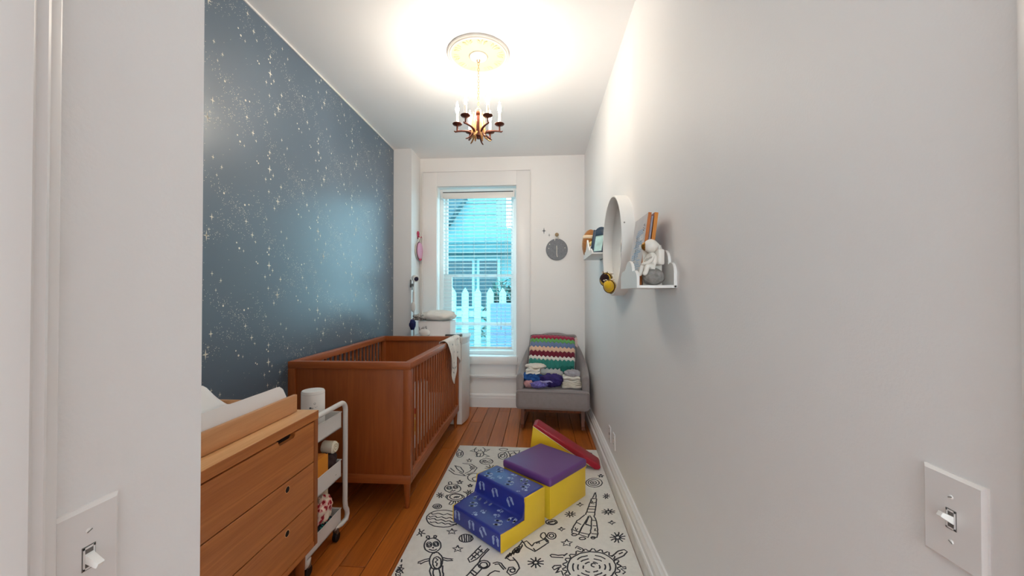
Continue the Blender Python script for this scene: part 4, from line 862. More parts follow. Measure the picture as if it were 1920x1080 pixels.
rl = thing('white_roll', 'cream roll of soft cloth on top in the middle cart tray', 'cloth', (-1.165, 2.045, .505))
obj('roll', B().lathe([(.0, -.035), (.025, -.037), (.034, -.03), (.034, .03), (.025, .037), (.0, .035)], 20, Matrix.Translation((0, 0, .034)) @ Matrix.Rotation(PI / 2, 4, 'Y')).noise(.004, 30, 1), M('cream_cloth', '#e5ddc9', .9, bump=.5, bscale=300), rl)
sp_ = []
for i in range(30):
    a = i * .45
    sp_.append((.038, (.004 + .0009 * i) * math.cos(a), .034 + (.004 + .0009 * i) * math.sin(a)))
obj('spiral_edge', B().tube(sp_, .0018, 5), M('cream_shade', '#b7ad96', .9), rl)
crumple('dark_cloth', M('dark_brown_cloth', '#3b2b2c', .9, var=.2, vscale=40), (-1.165, 2.03, .418), (.038, .052, .05), 'dark brown cloth bunched below the cream roll on the cart', 'cloth', 3)
crumple('patterned_cloth', M('grey_stripe_cloth', '#8a8782', .9, var=.5, vscale=90), (-1.17, 2.03, .357), (.042, .058, .045), 'grey and white patterned cloth low in the middle cart tray', 'cloth', 5)
crumple('blue_cloth', M('light_blue_cloth', '#7f9cb0', .9), (-1.142, 1.915, .40), (.010, .022, .022), 'scrap of light blue cloth beside the orange pouch', 'cloth', 6)
tub = thing('cream_tub', 'cream plastic tub in the bottom cart tray', 'tub', (-1.22, 2.02, .0985))
obj('tub_wall', B().lathe([(.045, 0), (.05, .004), (.056, .215), (.058, .22), (.054, .22), (.05, .01)], 28), M('cream_plastic', '#e2d3b4', .5), tub)
obj('rim', B().tube([(.057 * math.cos(2 * PI * i / 28), .057 * math.sin(2 * PI * i / 28), .22) for i in range(28)], .003, 6, True), M('cream_plastic_rim', '#e8dcc2', .5), tub)
k = NT('floral_cloth')
tc = k.n('ShaderNodeTexCoord')
vo = k.n('ShaderNodeTexVoronoi', i_Scale=34.)
k.l(tc.outputs['Object'], vo.inputs['Vector'])
cr_ = k.n('ShaderNodeValToRGB')
cr_.color_ramp.interpolation = 'CONSTANT'
cr_.color_ramp.elements[0].color = lin('#a3202c')
cr_.color_ramp.elements[1].position = .36
cr_.color_ramp.elements[1].color = lin('#e4a29a')
e_ = cr_.color_ramp.elements.new(.52)
e_.color = lin('#ecd9c6')
k.l(vo.outputs['Distance'], cr_.inputs[0])
k.l(cr_.outputs[0], k.b.inputs['Base Color'])
k.b.inputs['Roughness'].default_value = .9
FLORAL = k.m
crumple('floral_cloth', FLORAL, (-1.165, 1.975, .155), (.034, .07, .07), 'red and pink floral cloth bundle in the bottom cart tray', 'cloth', 8, .3)
k = NT('teal_cloth')
tc = k.n('ShaderNodeTexCoord')
vo = k.n('ShaderNodeTexVoronoi', i_Scale=70.)
k.l(tc.outputs['Object'], vo.inputs['Vector'])
cr_ = k.n('ShaderNodeValToRGB')
cr_.color_ramp.interpolation = 'CONSTANT'
cr_.color_ramp.elements[0].color = lin('#1f8f83')
cr_.color_ramp.elements[1].position = .42
cr_.color_ramp.elements[1].color = lin('#16222f')
k.l(vo.outputs['Distance'], cr_.inputs[0])
k.l(cr_.outputs[0], k.b.inputs['Base Color'])
k.b.inputs['Roughness'].default_value = .9
crumple('teal_cloth', k.m, (-1.165, 1.965, .0985), (.034, .10, .038), 'teal and black patterned cloth folded low in the bottom tray', 'cloth', 9, .2)

# ------------------------------------------------------------------ rug with line drawings
RZ = .012
rug = thing('space_rug', 'cream rug with black space line drawings on the floor', 'rug', (-.105, 2.1, 0))
wobj('pile', B().prism([(-.722, .78), (.513, .78), (.513, 3.415), (-.72, 3.435)], 2, 0.0005, RZ, .004), RUGM, rug)
q = random.Random(5)
for nm, strokes in ART:
    b = B()
    for s in strokes:
        pts = [(s[i] / 1000, s[i + 1] / 1000) for i in range(0, len(s), 2)]
        # split long spans so that the yarn line wavers a little, keep it on the rug
        dense = []
        for a, c in zip(pts[:-1], pts[1:]):
            n = max(1, int(math.hypot(c[0] - a[0], c[1] - a[1]) / .016))
            for i in range(n):
                t = i / n
                dense.append((a[0] + (c[0] - a[0]) * t + q.uniform(-.0016, .0016), a[1] + (c[1] - a[1]) * t + q.uniform(-.0016, .0016)))
        dense.append(pts[-1])
        run = []
        for p in dense:
            if -.712 < p[0] < .503 and .80 < p[1] < 3.40:
                run.append(p)
            else:
                if len(run) > 1:
                    b.ribbon(run, .0100, RZ - .0006, .0014)
                run = []
        if len(run) > 1:
            b.ribbon(run, .0100, RZ - .0006, .0014)
    if len(b.bm.verts):
        wobj(nm, b, RUGINK, rug, smooth=0)
# drawings on the stretch of rug that lies nearer than the picture shows
for nm, cx, cy in (('star_drawing', -.4, 1.5), ('star_drawing', .2, 1.6), ('swirl_drawing', -.1, 1.3), ('star_drawing', -.5, 1.1), ('swirl_drawing', .3, 1.05)):
    b = B()
    if nm == 'star_drawing':
        b.ribbon([(cx + (.05 if i % 2 == 0 else .021) * math.cos(PI * i / 5), cy + (.05 if i % 2 == 0 else .021) * math.sin(PI * i / 5)) for i in range(11)], .008, RZ - .0006, .0014)
    else:
        b.ribbon([(cx + .0035 * i * math.cos(i * .5), cy + .0035 * i * math.sin(i * .5)) for i in range(34)], .008, RZ - .0006, .0014)
    wobj(nm, b, RUGINK, rug, smooth=0)

# ------------------------------------------------------------------ foam climbing blocks
def ell2(cx, cy, rx, ry, a, n=10):
    return [(cx + rx * math.cos(2 * PI * i / n) * math.cos(a) - ry * math.sin(2 * PI * i / n) * math.sin(a), cy + rx * math.cos(2 * PI * i / n) * math.sin(a) + ry * math.sin(2 * PI * i / n) * math.cos(a)) for i in range(n)]
def foot(cx, cy, a, mir, s=1.):
    c, d = math.cos(a), math.sin(a)
    f = lambda x, y: (cx + (x * mir * c - y * d) * s, cy + (x * mir * d + y * c) * s)
    P = [[f(*p) for p in ell2(0, .008, .0085, .012, 0)], [f(*p) for p in ell2(.001, -.008, .0065, .010, 0)], [f(*p) for p in ell2(.001, -.001, .006, .010, 0)]]
    for i in range(5):
        P.append([f(*p) for p in ell2(-.0075 + .0038 * i, .0235 - .0016 * i * i * .35, .0022 if i else .003, .0026 if i else .0036, 0, 7)])
    return P
def hand(cx, cy, a, mir, s=1.):
    c, d = math.cos(a), math.sin(a)
    f = lambda x, y: (cx + (x * mir * c - y * d) * s, cy + (x * mir * d + y * c) * s)
    P = [[f(*p) for p in ell2(0, 0, .0085, .0095, 0)]]
    for i, (ang, ln) in enumerate(((125, .017), (104, .021), (88, .022), (72, .020), (30, .017))):
        t = R(ang)
        P.append([f(*p) for p in ell2(ln * math.cos(t), ln * math.sin(t), .0065, .0021, t, 7)])
    return P
SA = math.atan2(-.64, .768)
sw, sd_, s1, s2, h1, h2 = .2125, .372, .19, .372, .105, .228
stp = thing('foam_steps', 'blue vinyl foam two-step block with foot and hand prints', 'foam steps', (-.361, 2.143, RZ + .001), SA)
prof_ = [(0, 0), (sd_, 0), (sd_, h2), (s1, h2), (s1 - .005, h1), (0, h1)]
obj('step_cover', B().prism(prof_, 0, -sw + .006, sw - .006, .014, 3), BLUE, stp, smooth=50)
pr2 = [(.004, .003), (sd_ - .004, .003), (sd_ - .004, h2 - .006), (s1 + .004, h2 - .006), (s1 + .0, h1 - .006), (.004, h1 - .006)]
for s in (-1, 1):
    obj('side_panel', B().prism(pr2, 0, s * (sw - .012), s * sw, .003, 2), YEL, stp, smooth=50, label='yellow vinyl side panel')
def put(P, face):
    for poly in P:
        ok = []
        for a, b_ in poly:
            if abs(a) > sw - .012:
                ok = None
                break
            if face == 't1':
                if not .010 < b_ < s1 - .012: ok = None; break
                ok.append((a, b_, h1 + .0006))
            elif face == 't2':
                if not s1 + .010 < b_ < sd_ - .010: ok = None; break
                ok.append((a, b_, h2 + .0006))
            elif face == 'f1':
                if not .006 < b_ < h1 - .012: ok = None; break
                ok.append((a, -.0006, b_))
            else:
                if not h1 + .008 < b_ < h2 - .010: ok = None; break
                ok.append((a, s1 - .0062 + .005 * (b_ - h1) / (h2 - h1), b_))
        if ok:
            pr.flat(ok)
for cx, cy, a, kind, face in ((-.12, .085, -.9, 'f', 't1'), (-.015, .05, 1.2, 'h', 't1'), (.05, .125, -1.2, 'h', 't1'), (.12, .06, -1.0, 'f', 't1'), (-.06, .16, .2, 'f', 't1'), (-.15, .15, .5, 'f', 't1'), (.165, .13, .3, 'f', 't1'),
                               (-.14, .23, -1.0, 'f', 't2'), (-.06, .23, 1.2, 'h', 't2'), (.03, .245, -1.1, 'f', 't2'), (-.02, .315, -1.3, 'h', 't2'), (.12, .29, -1.2, 'f', 't2'), (-.13, .32, -.8, 'f', 't2'), (.08, .33, .6, 'f', 't2'), (.16, .23, 1.5, 'h', 't2'),
                               (-.16, .055, .1, 'f', 'f1'), (-.03, .05, .15, 'f', 'f1'), (.07, .055, .7, 'f', 'f1'), (.17, .05, .1, 'f', 'f1'),
                               (-.15, .165, .2, 'f', 'f2'), (-.03, .165, .4, 'f', 'f2'), (.1, .16, .6, 'f', 'f2')):
    fn = foot if kind == 'f' else hand
    sc = 1.15
    pr = B()
    of = .0165 if kind == 'f' else .024
    for m_ in (-1, 1):
        put(fn(cx + m_ * of * math.cos(a), cy + m_ * of * math.sin(a), a, m_, sc), face)
    if len(pr.bm.verts):
        obj('footprint' if kind == 'f' else 'handprint', pr, PRINT, stp, smooth=0)
bk_ = thing('foam_block', 'yellow foam block with purple padded top beside the blue steps', 'foam block', (-.086, 2.456, RZ + .001), SA)
obj('body', B().box(-.2, .2, .003, .397, 0, .205, .006, 2), YEL, bk_)
obj('padded_top', B().box(-.207, .207, -.004, .404, .198, .252, .016, 4), PURP, bk_, smooth=60)
WW = .13
wd = thing('foam_wedge', 'red and yellow foam wedge slide standing behind the purple block', 'foam wedge', (-.058, 3.08, RZ + .001), R(-6))
obj('body', B().prism([(-.025, 0), (.43, 0), (.44, .03), (.03, .300), (.012, .313)], 1, 0, WW, .006, 2), YEL, wd)
obj('slide_cover', B().prism([(.018, .319), (.012, .312), (.46, .030), (.50, .002), (.53, .002), (.547, .018), (.535, .040), (.045, .327)], 1, -.004, WW + .004, .006, 3), RED, wd, smooth=60)
obj('seam_piping', B().tube([(.012, -.003, .312), (.236, -.003, .171), (.46, -.003, .030)], .003, 6), M('cream_piping', '#e9ddb0', .6), wd)

# ------------------------------------------------------------------ rocking armchair
ch = thing('rocking_chair', 'grey upholstered rocking armchair with dark wooden base by the window', 'chair', (.160, 4.19, 0), R(-3.5))
def smooth_path(P, n):
    out = []
    for i in range(len(P) - 1):
        p0, p1, p2, p3 = P[max(i - 1, 0)], P[i], P[i + 1], P[min(i + 2, len(P) - 1)]
        for j in range(n):
            t = j / n
            out.append(tuple(.5 * ((2 * b) + (-a + c) * t + (2 * a - 5 * b + 4 * c - d) * t * t + (-a + 3 * b - 3 * c + d) * t ** 3) for a, b, c, d in zip(p0, p1, p2, p3)))
    out.append(tuple(P[-1]))
    return out
# (x, y, top height, outward lean)
key = [(-.335, -.30, .575, .0), (-.338, -.14, .592, .01), (-.333, .04, .615, .03), (-.315, .15, .665, .03), (-.268, .24, .80, .01), (-.185, .30, .895, .03), (-.09, .325, .925, .05), (0, .33, .93, .05), (.09, .325, .925, .05), (.185, .30, .895, .03), (.268, .24, .80, .01), (.315, .15, .665, .03), (.333, .04, .615, .03), (.338, -.14, .592, .01), (.335, -.30, .575, .0)]
path = smooth_path(key, 5)
rings = []
for i, (x, y, h, ln) in enumerate(path):
    a, c = path[max(i - 1, 0)], path[min(i + 1, len(path) - 1)]
    t = Vector((c[0] - a[0], c[1] - a[1])).normalized()
    n = Vector((t.y, -t.x)) * -1
    if n.dot(Vector((x, y - .0))) < 0:
        n = -n
    th = .036
    ring = []
    for o, z in ((-th, .235), (-th, .40), (-th, h - .045), (-th * .72, h - .014), (0, h), (th * .72, h - .014), (th, h - .045), (th, .40), (th, .26), (th * .8, .235)):
        k_ = ln * max(0, (z - .40)) / .55
        ring.append(Vector((x + n.x * (o + k_), y + n.y * (o + k_ * 1.3), z)))
    rings.append(ring)
for e, s in ((0, -1), (-1, 1)):
    r0 = rings[e]
    cc = sum(r0, Vector()) / len(r0)
    r1 = [cc + (p - cc) * .86 + Vector((0, -.018, 0)) for p in r0]
    if e == 0:
        rings.insert(0, r1)
    else:
        rings.append(r1)
obj('shell', B().loft(rings), GREYF, ch, smooth=80)
obj('seat_cushion', B().box(-.30, .30, -.27, .28, .235, .425, .04, 4), GREYF, ch, smooth=80)
obj('seat_front', B().box(-.372, .372, -.372, -.25, .222, .418, .038, 4), GREYF, ch, smooth=80)
obj('inner_back', B().prism([(.18, .40), (.30, .40), (.37, .90), (.30, .93), (.26, .88)], 0, -.27, .27, .035, 3), GREYF, ch, smooth=80)
obj('seat_seam', B().tube([(-.36, -.374, .405), (0, -.3755, .407), (.36, -.374, .405)], .003, 5), M('grey_seam', '#736a69', .9), ch)
for s in (-1, 1):
    obj('leg', B().loft([[Vector((s * .305 + a * .017, -.285 + b_ * .017 - .02 * (1 - t), .03 + .20 * t)) for a, b_ in ((-1, -1), (1, -1), (1, 1), (-1, 1))] for t in (0, 1)]), CHAIRW, ch)
    obj('leg', B().loft([[Vector((s * .29 + a * .017, .25 + b_ * .017 + .04 * (1 - t), .03 + .20 * t)) for a, b_ in ((-1, -1), (1, -1), (1, 1), (-1, 1))] for t in (0, 1)]), CHAIRW, ch)
    pts = []
    for i in range(15):
        y = -.35 + .75 * i / 14
        pts.append(Vector((s * .305, y, .018 + .24 * (y - .02) ** 2)))
    rk = B().loft([[p + Vector((a * .014, 0, b_ * .016)) for a, b_ in ((-1, -1), (1, -1), (1, 1), (-1, 1))] for p in pts])
    obj('rocker', rk, CHAIRW, ch)
    obj('side_rail', B().box(s * .305 - .012, s * .305 + .012, -.26, .25, .19, .228, .003), CHAIRW, ch)
obj('front_rail', B().box(-.29, .29, -.297, -.273, .185, .228, .003), CHAIRW, ch)
obj('back_rail', B().box(-.28, .28, .24, .262, .185, .228, .003), CHAIRW, ch)

# white cushion with dark piping on the chair, leaning on its back
PT = Matrix.Translation((.150, 4.255, .705)) @ Matrix.Rotation(R(-4), 4, 'Z') @ Matrix.Rotation(R(-15), 4, 'X') @ Matrix.Rotation(R(2.0), 4, 'Y')
def cush(u, v, side):
    x, z = (2 * u - 1), (2 * v - 1)
    m = (1 - x ** 4) * (1 - z ** 4)
    k = 1 - .05 * (1 - abs(x)) * abs(z) - .05 * (1 - abs(z)) * abs(x)
    cx_ = x * .262 * (1 - .05 * z * z)
    cz_ = z * .232 * (1 - .06 * x * x)
    return Vector((cx_, side * .055 * max(m, 0) ** .5, cz_))
def blank(u, w):
    """blanket surface over the cushion front: u across, w from the top down"""
    p = cush(.02 + .96 * u, 1 - w * .80, -1)
    p.y -= .010
    if w < .06:
        p.y += .02 * (1 - w / .06)
    return p
wc = thing('white_cushion', 'white cushion with dark piping leaning in the grey rocking chair', 'cushion', (.150, 4.255, .705))
wc.rotation_euler = PT.to_euler()
b = B().grid(lambda u, v: cush(u, v, -1), 20, 18).grid(lambda u, v: cush(u, v, 1), 20, 18)
bmesh.ops.remove_doubles(b.bm, verts=b.bm.verts[:], dist=.0005)
obj('cover', b, MUSL, wc, smooth=80)
edge = [cush(i / 20, 0, 1) for i in range(20)] + [cush(1, i / 18, 1) for i in range(18)] + [cush(1 - i / 20, 1, 1) for i in range(20)] + [cush(0, 1 - i / 18, 1) for i in range(18)]
obj('piping', B().tube([Vector((p.x, 0, p.z)) for p in edge], .0042, 6, True), M('dark_piping', '#3a3537', .8), wc)
cb = thing('crochet_blanket', 'striped zigzag crochet blanket draped over the white cushion on the chair', 'blanket', (.150, 4.255, .705))
cb.rotation_euler = PT.to_euler()
tri = lambda t: abs((t % 1.) * 2 - 1) * 2 - 1
NP = 11
bands = [('crimson', '#a3123f', -.005, .115), ('green', '#67a95e', .115, .225), ('blue_grey', '#7183ab', .225, .365), ('peach', '#efc4a6', .365, .495), ('maroon', '#74122c', .495, .65), ('white', '#eee6dc', .65, .745), ('teal', '#2d8478', .745, 1.0)]
for nm, colr, w0, w1 in bands:
    mat_ = M(nm + '_wool', colr, .95, var=.12, vscale=120, bump=1., bscale=260, bdist=.004, sheen=.3)
    b = B()
    def bf(u, v, w0=w0, w1=w1, nm=nm):
        a0 = .026 * tri(u * NP) * (.35 if nm == 'crimson' and v == 0 else 1)
        w = w0 + (w1 - w0) * v + a0 + .02 * math.sin(2.2 * u + .5)
        p = blank(u, max(0, min(w, 1.12)))
        p.y += .0035 * math.sin(2 * PI * u * NP) - .003 * math.sin(PI * v)
        return p
    b.grid(bf, NP * 4, 4)
    o = obj(nm + '_stripe', b, mat_, cb, smooth=60, label=nm.replace('_', ' ') + ' zigzag stripe')
    md = o.modifiers.new('thick', 'SOLIDIFY')
    md.thickness = .007
    md.offset = 0
b = B()
b.grid(lambda u, v: blank(.70 + .29 * u, .93 + .055 * v + .022 * tri(u * 3.2)) + Vector((0, -.016 + .008 * v, -.07 * v * (1 - abs(2 * u - .7)))), 14, 4)
o = obj('folded_corner', b, M('dark_teal_wool', '#1d6f63', .95, var=.15, vscale=120, bump=1., bscale=260, bdist=.004), cb, smooth=60)
md = o.modifiers.new('thick', 'SOLIDIFY')
md.thickness = .010
b = B()
for i in range(26):
    p = cush(.95 + .01 * math.sin(i), .97 - i * .008, 0)
    b.tube([p + Vector((0, -.01, 0)), p + Vector((.03, -.015, .004 + .01 * math.sin(i * 2.1))), p + Vector((.045, -.012, -.015))], .003, 4)
obj('fringe', b, M('pink_cream_wool', '#e0c8c0', .95), cb, kind='stuff')

def folded(name, mat, c, w, d, h, layers, label, rz=0., seed=0, wave=.004, group=None, cat='clothing'):
    """a folded cloth: one long sheet laid to and fro, its folds showing at the front"""
    q = random.Random(seed)
    t = h / layers
    prof = []
    for i in range(layers):
        y0, y1 = -d / 2 + q.uniform(-.008, .008), d / 2
        zz = t * (i + .5)
        seq = [y0, y0 + d * .1, 0, y1 - d * .1, y1]
        if i % 2:
            seq = seq[::-1]
        prof += [(yy, zz + q.uniform(-.0015, .0015)) for yy in seq]
    th = t * .42
    b = B()
    rings = []
    for k in range(13):
        x = -w / 2 + w * k / 12
        L, Rr = [], []
        for i, (yy, zz) in enumerate(prof):
            a, e = prof[max(i - 1, 0)], prof[min(i + 1, len(prof) - 1)]
            tt = Vector((e[0] - a[0], e[1] - a[1])).normalized()
            n = Vector((-tt.y, tt.x)) * th
            s = math.sin(5.1 * x / w * 2 + seed) * wave + noise.noise(Vector((x * 14, yy * 10, zz * 30 + seed))) * wave * 1.6
            edge = .82 if k in (0, 12) else 1
            L.append(Vector((x, (yy + n.x) * edge, zz * (1 - .10 * (abs(2 * k / 12 - 1) ** 3)) + n.y + s + wave)))
            Rr.append(Vector((x, (yy - n.x) * edge, zz * (1 - .10 * (abs(2 * k / 12 - 1) ** 3)) - n.y + s + wave)))
        rings.append(L + Rr[::-1])
    b.loft(rings)
    o = obj(name, b, mat, None, c, smooth=75)
    o.rotation_euler = (0, 0, rz)
    return tag(o, label, cat, group)
SZ = .428
CREAM = M('cream_towel', '#d9cfc0', .95, var=.06, vscale=40, bump=.5, bscale=300)
WTOW = M('white_towel', '#ece5da', .95, bump=.5, bscale=300)
crumple('purple_garment', M('purple_fleece', '#322268', .85, var=.25, vscale=26), (.135, 3.985, SZ), (.115, .09, .062), 'dark purple garment crumpled in the middle of the chair seat', 'clothing', 21, .3, seg=44)
crumple('blue_garment', M('blue_fleece', '#1f4f8f', .85, var=.25, vscale=26), (-.065, 4.03, SZ + .03), (.10, .085, .055), 'bright blue garment under the white cloth on the chair', 'clothing', 22, .28, seg=44)
crumple('pink_garment', M('dusty_pink_cloth', '#b98a8c', .9, var=.1, vscale=30), (-.105, 3.94, SZ), (.05, .045, .036), 'dusty pink garment at the left front of the clothes heap', 'clothing', 23, .25)
crumple('lilac_garment', M('lilac_print_cloth', '#6f66ad', .9, var=.5, vscale=70), (.0, 3.92, SZ), (.085, .05, .034), 'lilac patterned garment at the front of the clothes heap', 'clothing', 24, .3, seg=36)
wg = B()
for j in range(3):
    wg.tube([(-.03 + .02 * i + .012 * j, .012 * math.sin(i * 1.7 + j) - .01 * j, .006 * math.cos(i * 1.1 + j * 2) + .004 * j) for i in range(6)], .005, 6)
o = obj('drawstring', wg, M('lilac_cord', '#a9a0d0', .8), None, (.045, 3.885, SZ + .070), smooth=60)
tag(o, 'pale lilac drawstring curled on the purple garment', 'cord')
folded('white_cloth', WTOW, (-.055, 4.03, SZ + .125), .15, .12, .05, 2, 'white cloth folded on top of the blue garment', R(-6), 3, .006)
crumple('white_shirt', M('white_jersey', '#ddd4c9', .9, var=.05), (-.03, 4.06, SZ + .168), (.10, .07, .028), 'white garment rolled on top of the clothes heap', 'clothing', 31, .3, seg=36)
for i, (z, w, h) in enumerate(((0, .20, .03), (.03, .19, .03), (.06, .17, .05))):
    folded('folded_cloth', CREAM if i < 2 else WTOW, (.347 - .004 * i, 3.985 + .006 * i, SZ + z), w, .14, h, 2 if i < 2 else 3,
           ('cream folded cloth at the bottom of the stack on the chair', 'cream folded cloth in the middle of the stack on the chair', 'thick cream folded cloth near the top of the stack on the chair')[i], R(-8 + 5 * i), 40 + i, .004, 'folded cloths stacked on the chair')
crumple('grey_garment', M('pale_grey_jersey', '#aaa5ab', .9, var=.12, vscale=30), (.35, 4.0, SZ + .108), (.078, .06, .032), 'pale grey garment crumpled on top of the folded stack', 'clothing', 33, .3, seg=36)

# ------------------------------------------------------------------ behind the crib
ap = thing('tall_appliance', 'tall white bow-fronted appliance standing behind the crib end', 'appliance', (-1.08, 4.20, 0))
bow = [(-.30, -.21), (.25, -.225)] + [(.25 + .052 * math.sin(PI * (.12 + .76 * i / 12)) , -.225 + .43 * i / 12) for i in range(13)] + [(.25, .215), (-.30, .21)]
def bowring(z, k=1.):
    return [Vector((x * (k if x > 0 else 1), y * k, z)) for x, y in bow]
obj('body', B().loft([bowring(.012, .985), bowring(.02), bowring(.86)]), PLAST, ap, smooth=40)
obj('top_cover', B().loft([bowring(.862), bowring(.90, 1.02), bowring(.925, 1.06), bowring(.935, 1.05)]), PLAST, ap, smooth=40)
obj('panel_seam', B().tube([(.255, -.222, .02), (.255, -.222, .86)], .0025, 5), M('seam_grey', '#a8a4a1', .6), ap)
obj('rear_panel', B().box(-.31, -.30, -.2, .2, .02, .86), PLAST2, ap)
for sx in (-.26, .2):
    for sy in (-.17, .17):
        obj('foot', B().lathe([(.018, 0), (.02, .013)], 10, Matrix.Translation((sx, sy, 0))), RUBBER, ap)
rm = thing('black_handle_tool', 'small dark grey bar lying on top of the white appliance', 'tool', (-.905, 4.04, .9355))
obj('bar', B().box(-.10, .06, -.014, .014, .0, .022, .005), M('dark_grey_plastic', '#4a4744', .5), rm)
obj('end_cap', B().box(.06, .085, -.017, .017, .0, .028, .006), M('mid_grey_plastic', '#77716a', .5), rm)
hb = thing('white_hamper', 'white square fabric hamper on the appliance, muslin over it', 'hamper', (-1.155, 4.215, .936))
obj('front_panel', B().box(-.155, .195, -.145, -.14, 0, .155, .002), WSHEET, hb)
obj('back_panel', B().box(-.155, .195, .12, .125, 0, .155, .002), WSHEET, hb)
obj('side_panel', B().box(.19, .195, -.14, .12, 0, .155, .002), WSHEET, hb)
sp2 = obj('side_panel', B().box(-.155, -.15, -.14, .12, 0, .155, .002), WSHEET, hb)
obj('floor_panel', B().box(-.15, .19, -.14, .12, 0, .004), WSHEET, hb)
obj('rim', B().tube([(-.155, -.145, .156), (.195, -.145, .156), (.195, .125, .156), (-.155, .125, .156)], .005, 6, True), WSHEET, hb)
dr = B()
for pts in ([(-.15, .10), (-.14, .06), (-.12, .04), (-.10, .06), (-.105, .10)], [(-.125, .08), (-.11, .085)], [(-.085, .09), (-.07, .105), (-.065, .08), (-.08, .06)], [(-.14, .03), (-.10, .025), (-.07, .04)]):
    dr.tube([(x, -.1465, z) for x, z in pts], .003, 5)
obj('animal_drawing', dr, GREYP, hb)
crumple('muslin_heap', MUSL, (-1.135, 4.205, 1.085), (.195, .145, .062), 'white printed muslin heaped over the top of the hamper', 'cloth', 51, .18, .8, seg=48)
crumple('striped_cloth', M('grey_white_stripe', '#a5a19d', .9, var=.8, vscale=60), (-1.305, 4.10, 1.10), (.075, .06, .036), 'grey and white patterned cloth beside the muslin heap', 'cloth', 52, .35, seg=36)
b = B()
q = random.Random(9)
for i in range(22):
    a, r = q.uniform(0, 2 * PI), q.uniform(.02, .9)
    b.ball((.17 * r * math.cos(a), .125 * r * math.sin(a), .062 + .062 * math.sqrt(1 - r * r) * 1.0), (.012, .008, .004), 8, 5)
dm = thing('white_globe', 'white round globe in front of the hamper behind the crib', 'globe', (-1.235, 4.035, .936))
obj('globe', B().ball((0, 0, .04), (.062, .03, .04), 20, 12), PLAST, dm)
obj('foot', B().lathe([(.03, 0), (.03, .006)], 14), PLAST, dm)
nb = crumple('navy_pouch', M('navy_cloth', '#232a63', .8), (-1.434, 4.235, .985), (.033, .04, .06), 'navy blue pouch hanging from the camera stand', 'pouch', 55, .2)
# baby monitor on its floor stand
ms = thing('monitor_stand', 'white floor stand carrying a baby camera beside the window', 'stand', (-1.434, 4.285, 0))
obj('base', B().box(-.045, .045, -.10, .06, 0, .014, .004), PLAST, ms)
obj('pole', B().tube([(0, 0, .012), (0, 0, 1.50)], .010, 10), PLAST, ms)
obj('sleeve', B().tube([(0, 0, 1.23), (0, 0, 1.42)], .016, 10), PLAST2, ms)
obj('pad', B().ball((-.004, -.014, 1.245), (.030, .016, .06), 16, 12), PLAST, ms)
obj('clamp', B().box(-.03, .0, -.016, .01, 1.48, 1.515, .003).box(-.045, -.028, -.012, .006, 1.47, 1.56, .003).box(-.02, -.012, -.026, -.012, 1.44, 1.49, .002), STEEL, ms)
obj('arm', B().tube([(0, 0, 1.50), (.0, -.004, 1.54), (.012, -.012, 1.56)], .009, 8), PLAST, ms)
bc = thing('baby_camera', 'white baby camera with dark lens on top of its stand', 'camera', (-1.41, 4.268, 1.572))
bc.rotation_euler = (0, 0, R(32))
mm = Matrix.Rotation(R(100), 4, 'X')
obj('housing', B().lathe([(.0, -.06), (.022, -.06), (.036, -.05), (.039, .0), (.039, .026), (.036, .034), (.0, .034)], 20, mm), PLAST, bc)
obj('lens', B().lathe([(.0, .043), (.014, .042), (.024, .038), (.027, .030), (.0, .030)], 18, mm), M('navy_lens', '#17193a', .2), bc)
# pink wall hook with band, and round pink purse
hk = thing('pink_wall_hook', 'pink flower-shaped wall hook at the left of the window', 'hook', (-1.484, 4.56, 2.10))
fb = B()
PINK = M('pink_plastic', '#c22a58', .4)
fb.ball((.010, 0, .035), (.012, .026, .026), 14, 10)
for i in range(6):
    fb.ball((.008, .022 * math.cos(PI * i / 3), .035 + .022 * math.sin(PI * i / 3)), (.009, .014, .014), 10, 8)
obj('flower', fb, PINK, hk, smooth=70)
obj('peg', B().tube([(0, 0, .0), (.02, -.004, -.004), (.045, -.01, -.014), (.055, -.012, -.003)], .006, 8), PINK, hk)
obj('backplate', B().box(0, .006, -.014, .014, -.03, .03, .002), M('dark_pink_plastic', '#7d2440', .5), hk)
pp = thing('pink_round_purse', 'round pink and white purse hanging below the pink hook', 'purse', (-1.484, 4.56, 1.93))
mm = Matrix.Translation((.016, 0, -.005)) @ Matrix.Rotation(PI / 2, 4, 'Y')
obj('white_side', B().lathe([(.0, -.012), (.095, -.012), (.104, -.004), (.105, .006)], 28, mm), WTOW, pp)
mm3 = Matrix.Translation((.030, 0, -.005)) @ Matrix.Rotation(PI / 2, 4, 'Y')
obj('pink_side', B().lathe([(.104, -.004), (.10, .008), (.075, .016), (.0, .02)], 28, mm3), M('pale_pink_felt', '#dfa5bf', .9, bump=.3, bscale=300), pp)
obj('zip', B().tube([mm3 @ Vector((.106 * math.cos(2 * PI * i / 28), .106 * math.sin(2 * PI * i / 28), -.006)) for i in range(28)], .0052, 6, True), M('maroon_zip', '#572338', .6), pp)
obj('strap', B().tube([(.016, -.05, .085), (.03, -.024, .14), (.04, -.006, .172), (.03, .02, .14), (.016, .05, .085)], .004, 6), WTOW, pp)
obj('bow', B().ball((.036, -.012, -.115), (.012, .02, .014), 12, 8).ball((.036, .02, -.108), (.012, .02, .013), 12, 8).ball((.038, .004, -.113), (.01, .009, .009), 10, 8), PINK, pp)

